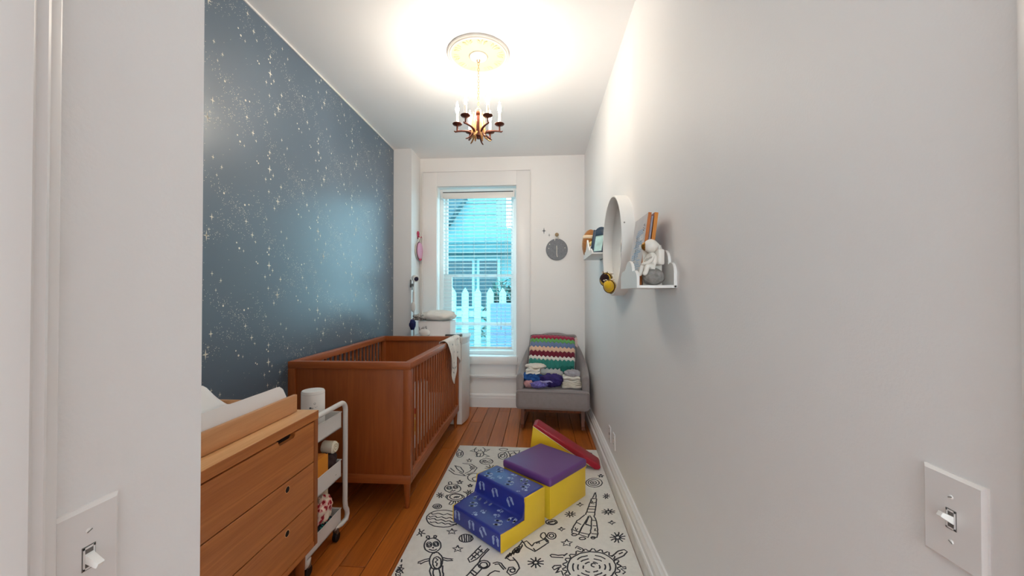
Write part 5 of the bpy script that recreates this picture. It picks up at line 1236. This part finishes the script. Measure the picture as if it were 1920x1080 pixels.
# ------------------------------------------------------------------ moon hanging and star stickers on the far wall
mh = thing('felt_moon', 'round grey felt moon hanging on the far wall by the window', 'wall hanging', (.224, YF, 1.94))
mm = Matrix.Translation((0, -.012, 0)) @ Matrix.Rotation(PI / 2, 4, 'X')
obj('disc', B().lathe([(.0, -.01), (.127, -.01), (.132, -.003), (.132, .004), (.127, .01), (.0, .012)], 40, mm), FELT, mh)
obj('stitched_line', B().tube([(-.002, -.0255, .045), (.0, -.0262, .0), (-.001, -.0258, -.06), (.004, -.0252, -.09), (.012, -.0248, -.088)], .004, 6), WTOW, mh)
for x, z in ((-.098, .012), (-.088, .062), (.098, .018)):
    obj('stud', B().ball((x, -.0235, z), (.006, .004, .006), 10, 6), WTOW, mh)
obj('ribbon', B().tube([(-.028, -.016, .10), (-.024, -.022, .125), (.0, -.026, .165), (.022, -.022, .135), (.02, -.016, .118)], .0055, 6), WTOW, mh)
kb = thing('wooden_peg', 'round wooden wall peg the grey felt moon hangs from', 'peg', (.224, YF, 2.118))
obj('ball', B().ball((0, -.034, 0), .024, 18, 12), OAK, kb)
obj('stem', B().lathe([(.012, 0), (.009, .02)], 12, Matrix.Rotation(PI / 2, 4, 'X')), OAK, kb)
def four2(r, k=.62):
    return [((r * k if i % 4 in (0,) else r * k) * math.cos(i * PI / 4) if i % 2 == 0 and i % 4 == 0 else (r * math.cos(i * PI / 4) if i % 2 == 0 else .2 * r * math.cos(i * PI / 4)), r * math.sin(i * PI / 4) if i % 2 == 0 else .2 * r * math.sin(i * PI / 4)) for i in range(8)]
for x, z, r, lab in ((.068, 2.172, .042, 'larger dark grey four-pointed star sticker farther from the peg'), (.133, 2.118, .026, 'smaller grey four-pointed star sticker nearest the wooden peg')):
    o = obj('star_sticker', B().prism(four2(r), 1, -.0025, 0), GREYP if r > .03 else M('light_grey_sticker', '#8f8d8e', .6), None, (x, YF, z), smooth=0)
    tag(o, lab, 'sticker', 'star stickers on the far wall')

# ------------------------------------------------------------------ wall shelves
def shelf(name, label, y0, y1, z, group, lipf, backf, dep=.155):
    s = thing(name, label, 'shelf', (XR, (y0 + y1) / 2, z), 0, group)
    h = (y1 - y0) / 2
    obj('base', B().box(-dep, 0, -h, h, 0, .012, .002), PLAST, s)
    obj('front_lip', B().prism([(q_[0] * h, q_[1]) for q_ in lipf], 0, -dep - .006, -dep + .006, .0015, 1), PLAST, s)
    obj('back_panel', B().prism([(q_[0] * h, q_[1]) for q_ in backf], 0, -.012, 0, .0015, 1), PLAST, s)
    return s
def hump(cy, cz, ry, rz, a0, a1, n=8):
    return [(cy + ry * math.cos(R(a0 + (a1 - a0) * i / n)), cz + rz * math.sin(R(a0 + (a1 - a0) * i / n))) for i in range(n + 1)]
cloud = [(-1, 0)] + hump(-.68, .045, .32, .030, 180, 60) + hump(-.08, .078, .42, .044, 180, 15) + hump(.62, .052, .38, .030, 110, 0) + [(1, 0)]
cloudb = [(-1, 0)] + hump(-.70, .066, .30, .042, 180, 50) + hump(-.1, .115, .45, .055, 180, 10) + hump(.62, .075, .38, .04, 110, 0) + [(1, 0)]
nsh = shelf('cloud_shelf', 'white cloud-edged wall shelf holding books, nearest the camera', 1.585, 1.885, 1.416, 'white wall shelves', cloud, cloudb)
mount = [(-1, 0), (-1, .02), (-.72, .05), (-.55, .03), (-.2, .085), (.05, .148), (.22, .08), (.45, .05), (.7, .07), (1, .02), (1, 0)]
fsh = shelf('mountain_shelf', 'white peak-edged wall shelf beyond the round mirror', 2.93, 3.48, 1.700, 'white wall shelves', mount, [(-1, 0), (-1, .03), (1, .03), (1, 0)], .150)

# books on the near shelf, leaning back to the wall
BZ = 1.4285
def book(y0, w, h, t, xb, lean, cover, spine, label, page='#d9cbb4'):
    k_ = thing('picture_book', label, 'book', (xb, y0, BZ), 0, 'picture books on the cloud shelf', rot=(0, R(lean), 0))
    cm = M('book_cover', cover, .45, var=.05, vscale=20)
    smt = M('book_spine', spine, .5, var=.05, vscale=20)
    obj('front_cover', B().box(-t, -t + .0025, .003, w, 0, h, .0008, 1), cm, k_)
    obj('back_cover', B().box(-.0025, 0, .003, w, 0, h, .0008, 1), cm, k_)
    obj('spine', B().box(-t, 0, 0, .0035, 0, h, .0008, 1), smt, k_)
    obj('pages', B().box(-t + .0025, -.0025, .0035, w - .005, .004, h - .004), M('book_pages', page, .9), k_)
    return k_
bk1 = book(1.700, .225, .325, .014, .452, 8, '#cfc7c6', '#b4641f', 'pale picture book with line-drawn cover, frontmost on the shelf')
cov = B()
q = random.Random(2)
for i in range(26):
    z = .02 + i * .0095
    y0 = q.uniform(.02, .09)
    cov.box(-.0148, -.0139, y0, y0 + q.uniform(.06, .12), z, z + q.uniform(.002, .005))
obj('blue_line_art', cov, M('blue_print', '#8fb1cf', .5), bk1, smooth=0)
cov = B()
for i, z in enumerate((.165, .205)):
    for k_ in range(3):
        y = .02 + .022 * k_ + .012 * i
        cov.box(-.0150, -.0139, y, y + .015, z, z + .004).box(-.0150, -.0139, y, y + .015, z + .021, z + .025).box(-.0150, -.0139, y, y + .004, z, z + .025).box(-.0150, -.0139, y + .011, y + .015, z, z + .025)
obj('white_title', cov, M('white_print', '#f2efec', .5), bk1, smooth=0)
cov = B()
for k_ in range(7):
    a = k_ * .9
    cov.box(-.0150, -.0139, .035 + .012 * math.cos(a), .041 + .012 * math.cos(a), .262 + .014 * math.sin(a), .266 + .014 * math.sin(a))
for k_ in range(6):
    cov.box(-.0150, -.0139, .14, .1425, .06 + .03 * k_, .085 + .03 * k_)
obj('dark_doodle', cov, GREYP, bk1, smooth=0)
bk2 = book(1.705, .21, .31, .009, .4655, 7.6, '#a6a3ad', '#8b8590', 'thin grey-spined picture book, second on the shelf')
bk3 = book(1.705, .215, .325, .016, .487, 7.2, '#7a2d1c', '#c77a22', 'orange-spined picture book leaning nearest the wall')

# astronaut bookend
asb = thing('astronaut_bookend', 'white astronaut figurine sitting on a grey moon on the near shelf', 'bookend', (.482, 1.632, BZ), R(-72))
STONE = M('grey_moon_stone', '#8b8884', .8, var=.25, vscale=60, bump=.8, bscale=90, bdist=.006)
SUIT = M('white_suit_resin', '#e4dfd6', .5, bump=.1, bscale=90)
b = B().ball((0, 0, .036), (.047, .044, .036), 24, 16)
for v in b.bm.verts:
    v.co += (v.co - Vector((0, 0, .036))) * (.10 * noise.noise(v.co * 45) - .06 * max(0, noise.noise(v.co * 28 + Vector((3, 1, 2)))))
    v.co.z = max(v.co.z, 0)
obj('moon', b, STONE, asb, smooth=80)
# one skinned body, seated, leaning forward
def skin(name, joints, edges, mat, parent, root=0, sub_=2):
    me = bpy.data.meshes.new(name)
    me.from_pydata([j[:3] for j in joints], edges, [])
    me.materials.append(mat)
    o = bpy.data.objects.new(name, me)
    COL.objects.link(o)
    o.parent = parent
    md = o.modifiers.new('skin', 'SKIN')
    for i, j in enumerate(joints):
        r = j[3]
        me.skin_vertices[0].data[i].radius = (r, r)
        me.skin_vertices[0].data[i].use_root = i == root
    md.use_smooth_shade = True
    sb = o.modifiers.new('sub', 'SUBSURF')
    sb.levels = sb.render_levels = sub_
    return o
J = [(0, .006, .080, .020), (-.003, .004, .105, .022), (-.006, .0, .128, .017), (-.008, -.002, .140, .010),
     (-.022, -.008, .122, .010), (-.032, -.018, .100, .009), (-.020, -.034, .088, .008), (-.008, -.044, .088, .008),
     (.014, -.010, .122, .010), (.022, -.026, .100, .009), (.008, -.042, .090, .008), (-.004, -.047, .089, .007),
     (-.014, -.012, .078, .013), (-.018, -.040, .080, .012), (-.018, -.047, .052, .010), (-.018, -.058, .040, .010),
     (.014, -.012, .078, .013), (.018, -.040, .080, .012), (.018, -.047, .052, .010), (.018, -.058, .040, .010)]
E_ = [(0, 1), (1, 2), (2, 3), (2, 4), (4, 5), (5, 6), (6, 7), (2, 8), (8, 9), (9, 10), (10, 11), (0, 12), (12, 13), (13, 14), (14, 15), (0, 16), (16, 17), (17, 18), (18, 19)]
obj_ = skin('suit', J, E_, SUIT, asb)
obj('helmet', B().ball((-.008, -.006, .166), (.030, .030, .029), 22, 14), SUIT, asb)
obj('visor', B().ball((-.018, -.021, .166), (.021, .021, .020), 20, 12), M('gold_visor', '#a0702e', .25, .8), asb)
obj('backpack', B().box(-.024, .026, .012, .040, .085, .152, .008, 3), SUIT, asb)
obj('air_hose', B().tube([(.018, -.014, .118), (.026, -.034, .112), (.012, -.040, .105), (.004, -.026, .104)], .0035, 6), M('grey_hose', '#b4b0a8', .5), asb)
obj('chest_pack', B().box(-.018, .012, -.030, -.016, .096, .114, .003), M('pale_grey_resin', '#c9c5bc', .5), asb)
obj('wrist_ring', B().lathe([(.0095, -.003), (.0105, 0), (.0095, .003)], 12, Matrix.Translation((-.026, -.026, .094)) @ Matrix.Rotation(R(70), 4, 'X')), M('brass_ring', '#8f7748', .4, .5), asb)
bx = thing('white_box_bookend', 'white upright block bookend behind the astronaut on the shelf', 'bookend', (.505, 1.660, BZ))
obj('block', B().prism([(-.05, 0), (.03, 0), (.03, .165), (.012, .188), (-.028, .188), (-.05, .16)], 1, .022, .036, .002, 1), SUIT, bx)
for i in range(3):
    obj('rib', B().box(.002 + .010 * i, .006 + .010 * i, .0195, .0225, .11, .176, .0008, 1), M('pale_rib', '#cfcbc4', .5), bx)

# round mirror with a deep white frame
mr = thing('round_mirror', 'round wall mirror in a deep white frame between the shelves', 'mirror', (XR, 2.572, 1.712))
RM = .330
mm = Matrix.Rotation(-PI / 2, 4, 'Y')
fr = B()
n = 72
def ringp(r, x):
    return [Vector((-x, r * math.cos(2 * PI * i / n), r * math.sin(2 * PI * i / n))) for i in range(n)]
prof2 = [(RM - .012, .010), (RM - .012, .074), (RM - .009, .078), (RM - .002, .078), (RM, .074), (RM, 0), (RM - .012, 0)]
rr_ = [ringp(r, x) for r, x in prof2] + [ringp(RM - .012, .010)]
fr.loft(rr_, cap=False)
bmesh.ops.remove_doubles(fr.bm, verts=fr.bm.verts[:], dist=1e-5)
obj('frame', fr, PLAST, mr, smooth=40)
obj('mirror_glass', B().loft([ringp(RM - .013, .006), ringp(RM - .013, .012)]), MIRROR, mr, smooth=30)
obj('peg', B().lathe([(.004, 0), (.006, .004), (.003, .010), (.005, .016)], 10, Matrix.Translation((-.06, -RM + .014, .10)) @ Matrix.Rotation(-PI / 2, 4, 'X')), STEEL, mr)
# bee toys resting inside the lower rim
def bee(label, y, z, x, s, ry):
    t = thing('plush_bee', label, 'toy', (x, y, z), 0, 'plush bees in the mirror frame', rot=(0, R(ry), R(-20)))
    yb = M('bee_yellow_plush', '#e2b61e', .95, bump=.6, bscale=250, sheen=.3)
    bb = M('bee_brown_plush', '#2c1519', .95, bump=.6, bscale=250)
    obj('body', B().ball((0, 0, 0), (.034 * s, .045 * s, .040 * s), 20, 14), yb, t)
    for yy in (-.018, .016):
        rr = math.sqrt(1 - (yy / .045) ** 2)
        obj('stripe', B().loft([[Vector((.0355 * s * rr * math.cos(2 * PI * i / 20), (yy + dy) * s, .0415 * s * rr * math.sin(2 * PI * i / 20))) for i in range(20)] for dy in (-.005, .005)]), bb, t)
    obj('head', B().ball((0, -.052 * s, .006 * s), (.024 * s, .022 * s, .025 * s), 16, 12), bb if ry > 0 else yb, t)
    for sx in (-1, 1):
        obj('wing', B().ball((sx * .02 * s, .0, .037 * s), (.013 * s, .011 * s, .005 * s), 12, 8), WTOW, t)
        obj('antenna', B().tube([(sx * .008 * s, -.06 * s, .026 * s), (sx * .012 * s, -.068 * s, .042 * s)], .002 * s, 5), bb, t)
    return t
bee('larger yellow and brown plush bee at the far side of the mirror frame', 2.735, 1.712 - .218, .482, 1.3, 8)
bee('smaller yellow plush bee with dark stripes lying lowest in the mirror frame', 2.60, 1.712 - .268, .480, 1.2, -6)

# far shelf items
fb = thing('plush_football', 'brown plush football with a cream band on the far shelf', 'football', (.447, 3.40, 1.7135), rot=(R(4), R(4), 0))
PL = [(.0, .002), (.03, .006), (.05, .03), (.064, .075), (.069, .125), (.067, .16), (.056, .205), (.036, .236), (.012, .250), (.0, .252)]
obj('body', B().lathe(PL, 24), M('brown_plush', '#9a6228', .95, var=.15, vscale=60, bump=.8, bscale=220, bdist=.003, sheen=.3), fb, smooth=80)
obj('cream_band', B().lathe([(.066, .167), (.0695, .17), (.0655, .192), (.060, .197)], 24), M('cream_plush', '#e6cfb0', .95, bump=.5, bscale=200), fb, smooth=60)
obj('lacing', B().box(-.0715, -.067, -.006, .006, .09, .15, .002), M('cream_lace', '#e8dcc4', .9), fb)
pf = thing('photo_frame', 'ornate navy photo frame standing on the far shelf', 'photo frame', (.482, 3.135, 1.7135), rot=(R(-12), 0, R(-50)))
NAVY = M('navy_frame_paint', '#2e4156', .35, bump=.1, bscale=60)
fw, fh = .075, .21
obj('frame_board', B().box(-fw, fw, 0, .012, 0, fh, .002), NAVY, pf)
for a in ((-fw, -fw + .03, .0, fh), (fw - .03, fw, .0, fh)):
    obj('frame_stile', B().box(a[0], a[1], -.012, .0, a[2], a[3], .004), NAVY, pf)
obj('frame_rail', B().box(-fw + .028, fw - .028, -.012, 0, 0, .03, .004), NAVY, pf)
obj('frame_rail', B().box(-fw + .028, fw - .028, -.012, 0, fh - .045, fh, .004), NAVY, pf)
cre = [(-fw, fh - .004)] + [(-fw, fh + .014), (-fw + .02, fh + .006)] + hump(0, fh + .004, fw - .028, .022, 180, 0, 10) + [(fw - .02, fh + .006), (fw, fh + .014), (fw, fh - .004)]
obj('crest', B().prism(cre, 1, -.010, .010, .002, 1), NAVY, pf)
obj('picture', B().box(-fw + .028, fw - .028, -.003, -.0005, .028, fh - .043), M('pale_photo', '#b8dad8', .3, var=.25, vscale=16), pf)
sm = thing('small_white_figure', 'tiny white and yellow figure between football and navy frame', 'figurine', (.452, 3.285, 1.7135))
obj('body', B().lathe([(.016, 0), (.018, .01), (.012, .05), (.016, .08), (.0, .10)], 14), SUIT, sm)
obj('head', B().ball((0, 0, .115), .017, 14, 10), M('pale_yellow', '#ead68a', .6), sm)
obj('arm', B().tube([(-.006, -.008, .08), (-.02, -.028, .06), (-.024, -.032, .045)], .005, 6), SUIT, sm)

# ------------------------------------------------------------------ switches and outlets
def switch(label, x, y, z, sgn, w, h, up):
    t = thing('light_switch', label, 'switch', (x, y, z), 0 if sgn > 0 else PI)
    # local: plate faces +x
    obj('plate', B().loft([[Vector((xx, a * (w / 2 - i_), c * (h / 2 - i_))) for a, c in ((-1, -1), (1, -1), (1, 1), (-1, 1))] for xx, i_ in ((0, 0), (.0030, 0), (.0062, .0042))]), PLAST2, t, smooth=20)
    obj('toggle_frame', B().box(.006, .0068, -.0066, .0066, -.0135, .0135), SHADOWG, t)
    obj('toggle_bezel', B().box(.006, .0074, -.0058, .0058, -.0125, -.0105).box(.006, .0074, -.0058, .0058, .0105, .0125).box(.006, .0074, -.0058, -.0042, -.0125, .0125).box(.006, .0074, .0042, .0058, -.0125, .0125), PLAST2, t)
    mm = Matrix.Translation((.0065, 0, 0)) @ Matrix.Rotation(R(-28 if up else 28), 4, 'Y')
    obj('toggle', B().prism([(-.0042, -.0048), (.0042, -.0048), (.0042, .0048), (-.0042, .0048)], 0, -.002, .001, m=mm).loft([[mm @ Vector((xx, a * k_, c * k2)) for a, c in ((-1, -1), (1, -1), (1, 1), (-1, 1))] for xx, k_, k2 in ((.0, .0040, .0046), (.0155, .0035, .0032), (.0165, .003, .0027))]), PLAST, t)
    for s in (-1, 1):
        obj('screw', B().lathe([(.0, .0086), (.0022, .0083), (.0031, .0066), (.0032, .006)], 14, Matrix.Translation((0, 0, s * .0302)) @ Matrix.Rotation(PI / 2, 4, 'Y') @ Matrix.Translation((0, 0, -.0008))), PLAST, t)
        obj('screw_slot', B().box(.0076, .0079, -.0028, .0028, -.0005, .0005, m=Matrix.Translation((0, 0, s * .0302)) @ Matrix.Rotation(R(25 * s), 4, 'X')), SHADOWG, t)
    return t
switch('white toggle switch on the right wall, toggle pointing up', XR, .5555, 1.0855, -1, .078, .1215, True)
switch('white toggle switch beside the door casing on the left', -.52, .4015, 1.0895, 1, .066, .118, False)
def outlet(label, y, z, duplex):
    t = thing('wall_outlet', label, 'outlet', (XR, y, z), 0, 'outlet plates low on the right wall')
    obj('plate', B().loft([[Vector((-xx, a * (.035 - i_), c * (.0575 - i_))) for a, c in ((-1, -1), (1, -1), (1, 1), (-1, 1))] for xx, i_ in ((0, 0), (.003, 0), (.006, .004))]), PLAST2, t, smooth=20)
    if duplex:
        for s in (-1, 1):
            f = obj('socket', B().lathe([(.0, .0075), (.015, .0075), (.0165, .006)], 20, Matrix.Translation((0, 0, s * .0195)) @ Matrix.Rotation(-PI / 2, 4, 'Y')), PLAST, t)
            obj('slot', B().box(-.0082, -.0072, -.0072, -.0052, s * .0195 - .002, s * .0195 + .006).box(-.0082, -.0072, .0052, .0072, s * .0195 - .002, s * .0195 + .006), HOLE, f)
    else:
        obj('jack', B().box(-.0085, -.0055, -.008, .008, -.009, .009, .001), SHADOWG, t)
        for s in (-1, 1):
            obj('screw', B().lathe([(.0, .0080), (.0025, .0076), (.003, .006)], 10, Matrix.Translation((0, 0, s * .042)) @ Matrix.Rotation(-PI / 2, 4, 'Y')), SHADOWG, t)
outlet('white jack plate low on the right wall, farther of the two', 3.045, .292, False)
outlet('white double outlet plate low on the right wall, nearer of the two', 2.875, .297, True)

# ------------------------------------------------------------------ ceiling medallion and chandelier
MX, MY = -.425, 2.655
md_ = thing('ceiling_medallion', 'cream plaster ceiling medallion above the chandelier', 'medallion', (MX, MY, ZC))
obj('rim', B().lathe([(.218, 0), (.221, -.006), (.219, -.014), (.213, -.018), (.208, -.014), (.204, -.020), (.197, -.022), (.192, -.016), (.19, 0)], 60), MEDALR, md_, smooth=40)
obj('field', B().lathe([(.194, 0), (.192, -.012), (.12, -.016), (.068, -.018), (.066, 0)], 60), MEDAL, md_, smooth=40)
lv = B()
for i in range(10):
    a = 2 * PI * i / 10
    mm = Matrix.Rotation(a, 4, 'Z')
    lv.ball((.155, 0, -.015), (.026, .007, .005), 10, 6, mm)
    for s in (-1, 1):
        m3 = mm @ Matrix.Translation((.135, s * .012, -.015)) @ Matrix.Rotation(s * .7, 4, 'Z')
        lv.ball((.014, 0, 0), (.017, .006, .0045), 10, 6, m3)
        m4 = mm @ Matrix.Translation((.155, s * .014, -.015)) @ Matrix.Rotation(s * .9, 4, 'Z')
        lv.ball((.012, 0, 0), (.015, .0055, .0045), 10, 6, m4)
obj('leaf_relief', lv, MEDAL, md_, smooth=60, kind='stuff')
obj('canopy', B().lathe([(.066, 0), (.066, -.014), (.062, -.024), (.045, -.030), (.02, -.034), (.012, -.040), (.0, -.040)], 30), MEDALR, md_, smooth=40)
cn = thing('chandelier', 'six-candle bronze and gilt chandelier hanging on a chain', 'chandelier', (MX, MY, 2.50))
obj('loop', B().tube([(.010 * math.cos(2 * PI * i / 12), 0, .552 + .012 * math.sin(2 * PI * i / 12)) for i in range(12)], .003, 6, True), BRASS, cn)
link = B().tube([((.0062) * math.cos(2 * PI * i / 12), 0, .0125 * math.sin(2 * PI * i / 12)) for i in range(12)], .0018, 5, True)
l0 = obj('chain_link', link, BRASS, cn)
z, i = .530, 0
while z > .215:
    if i == 0:
        l0.location = (0, 0, z)
    else:
        piece(l0, cn, (0, 0, z), (0, 0, PI / 2 * (i % 2)))
    z -= .0205
    i += 1
obj('top_ring', B().tube([(.013 * math.cos(2 * PI * k / 14), 0, .205 + .013 * math.sin(2 * PI * k / 14)) for k in range(14)], .003, 6, True), BRASS, cn)
obj('stem', B().lathe([(.0, .195), (.012, .19), (.018, .182), (.028, .176), (.031, .168), (.024, .162), (.017, .155), (.0165, .05), (.0135, .03), (.017, .022), (.017, .014), (.008, .010), (.013, .004), (.010, -.006), (.0, -.008)], 18), BRONZE, cn, smooth=40)
hang = B()
cup0 = None
for i in range(6):
    a = 2 * PI * i / 6 + R(4)
    rm_ = Matrix.Rotation(a, 4, 'Z')
    def P(r, z, t=0):
        return rm_ @ Vector((r * math.cos(t), r * math.sin(t), z))
    arm = obj('arm', B().tube([P(.045, .028), P(.055, .040), P(.075, .048), P(.115, .050), P(.145, .048), P(.163, .044), P(.172, .050)], [.0085, .0085, .0078, .007, .0065, .006, .004], 8), BRONZE, cn)
    obj('gilt_rod', B().tube([P(.036, .185), P(.040, .12), P(.041, .05), P(.046, .02), P(.052, -.004)], [.004, .0085, .010, .008, .004], 8), GILTW, cn)
    obj('foot_scroll', B().tube([P(.04, .03, .35), P(.055, .008, .3), P(.075, -.008, .25), P(.09, -.012, .22)], [.007, .006, .005, .004], 7), BRONZE if i % 2 else BRASS, cn)
    T = Matrix.Translation(P(.150, 0))
    obj('drip_cup', B().lathe([(.0, .052), (.006, .052), (.006, .082), (.010, .088), (.030, .094), (.0345, .100), (.0335, .102), (.026, .097), (.0, .095)], 22, T), BRONZE, cn, smooth=50)
    obj('candle_sleeve', B().lathe([(.0, .095), (.0095, .095), (.0095, .172), (.006, .175), (.0, .175)], 14, T), CANDLE, cn)
    obj('bulb', B().lathe([(.0055, .175), (.0075, .182), (.0125, .200), (.0125, .210), (.008, .232), (.003, .252), (.0005, .262)], 14, T), BULBM, cn, smooth=80, label='lit candle-shaped bulb')

# ------------------------------------------------------------------ added fill lamp, unseen, on the entry ceiling behind the camera
hl = thing('added_fill_lamp', 'round white ceiling lamp added in the entry as fill', 'lamp', (.02, -.75, ZC))
obj('base', B().lathe([(.17, 0), (.17, -.03), (.15, -.035), (.0, -.035)], 36), PLAST, hl)
ld = bpy.data.lights.new('entry_fill_light', 'AREA')
ld.shape = 'DISK'
ld.size = .5
ld.energy = HALL_FILL
ld.color = (1, .97, .94)
lo = bpy.data.objects.new('entry_fill_light', ld)
COL.objects.link(lo)
lo.location = (.02, -.75, ZC - .06)
# added fill light, set at the made-up window behind the camera
nd_ = bpy.data.lights.new('rear_fill_light', 'AREA')
nd_.shape = 'RECTANGLE'
nd_.size, nd_.size_y = .85, 1.8
nd_.energy = REAR_FILL
nd_.color = (.97, .98, 1)
no = bpy.data.objects.new('rear_fill_light', nd_)
COL.objects.link(no)
no.location = (.02, YB - .03, 1.7)
no.rotation_euler = (R(90), 0, 0)
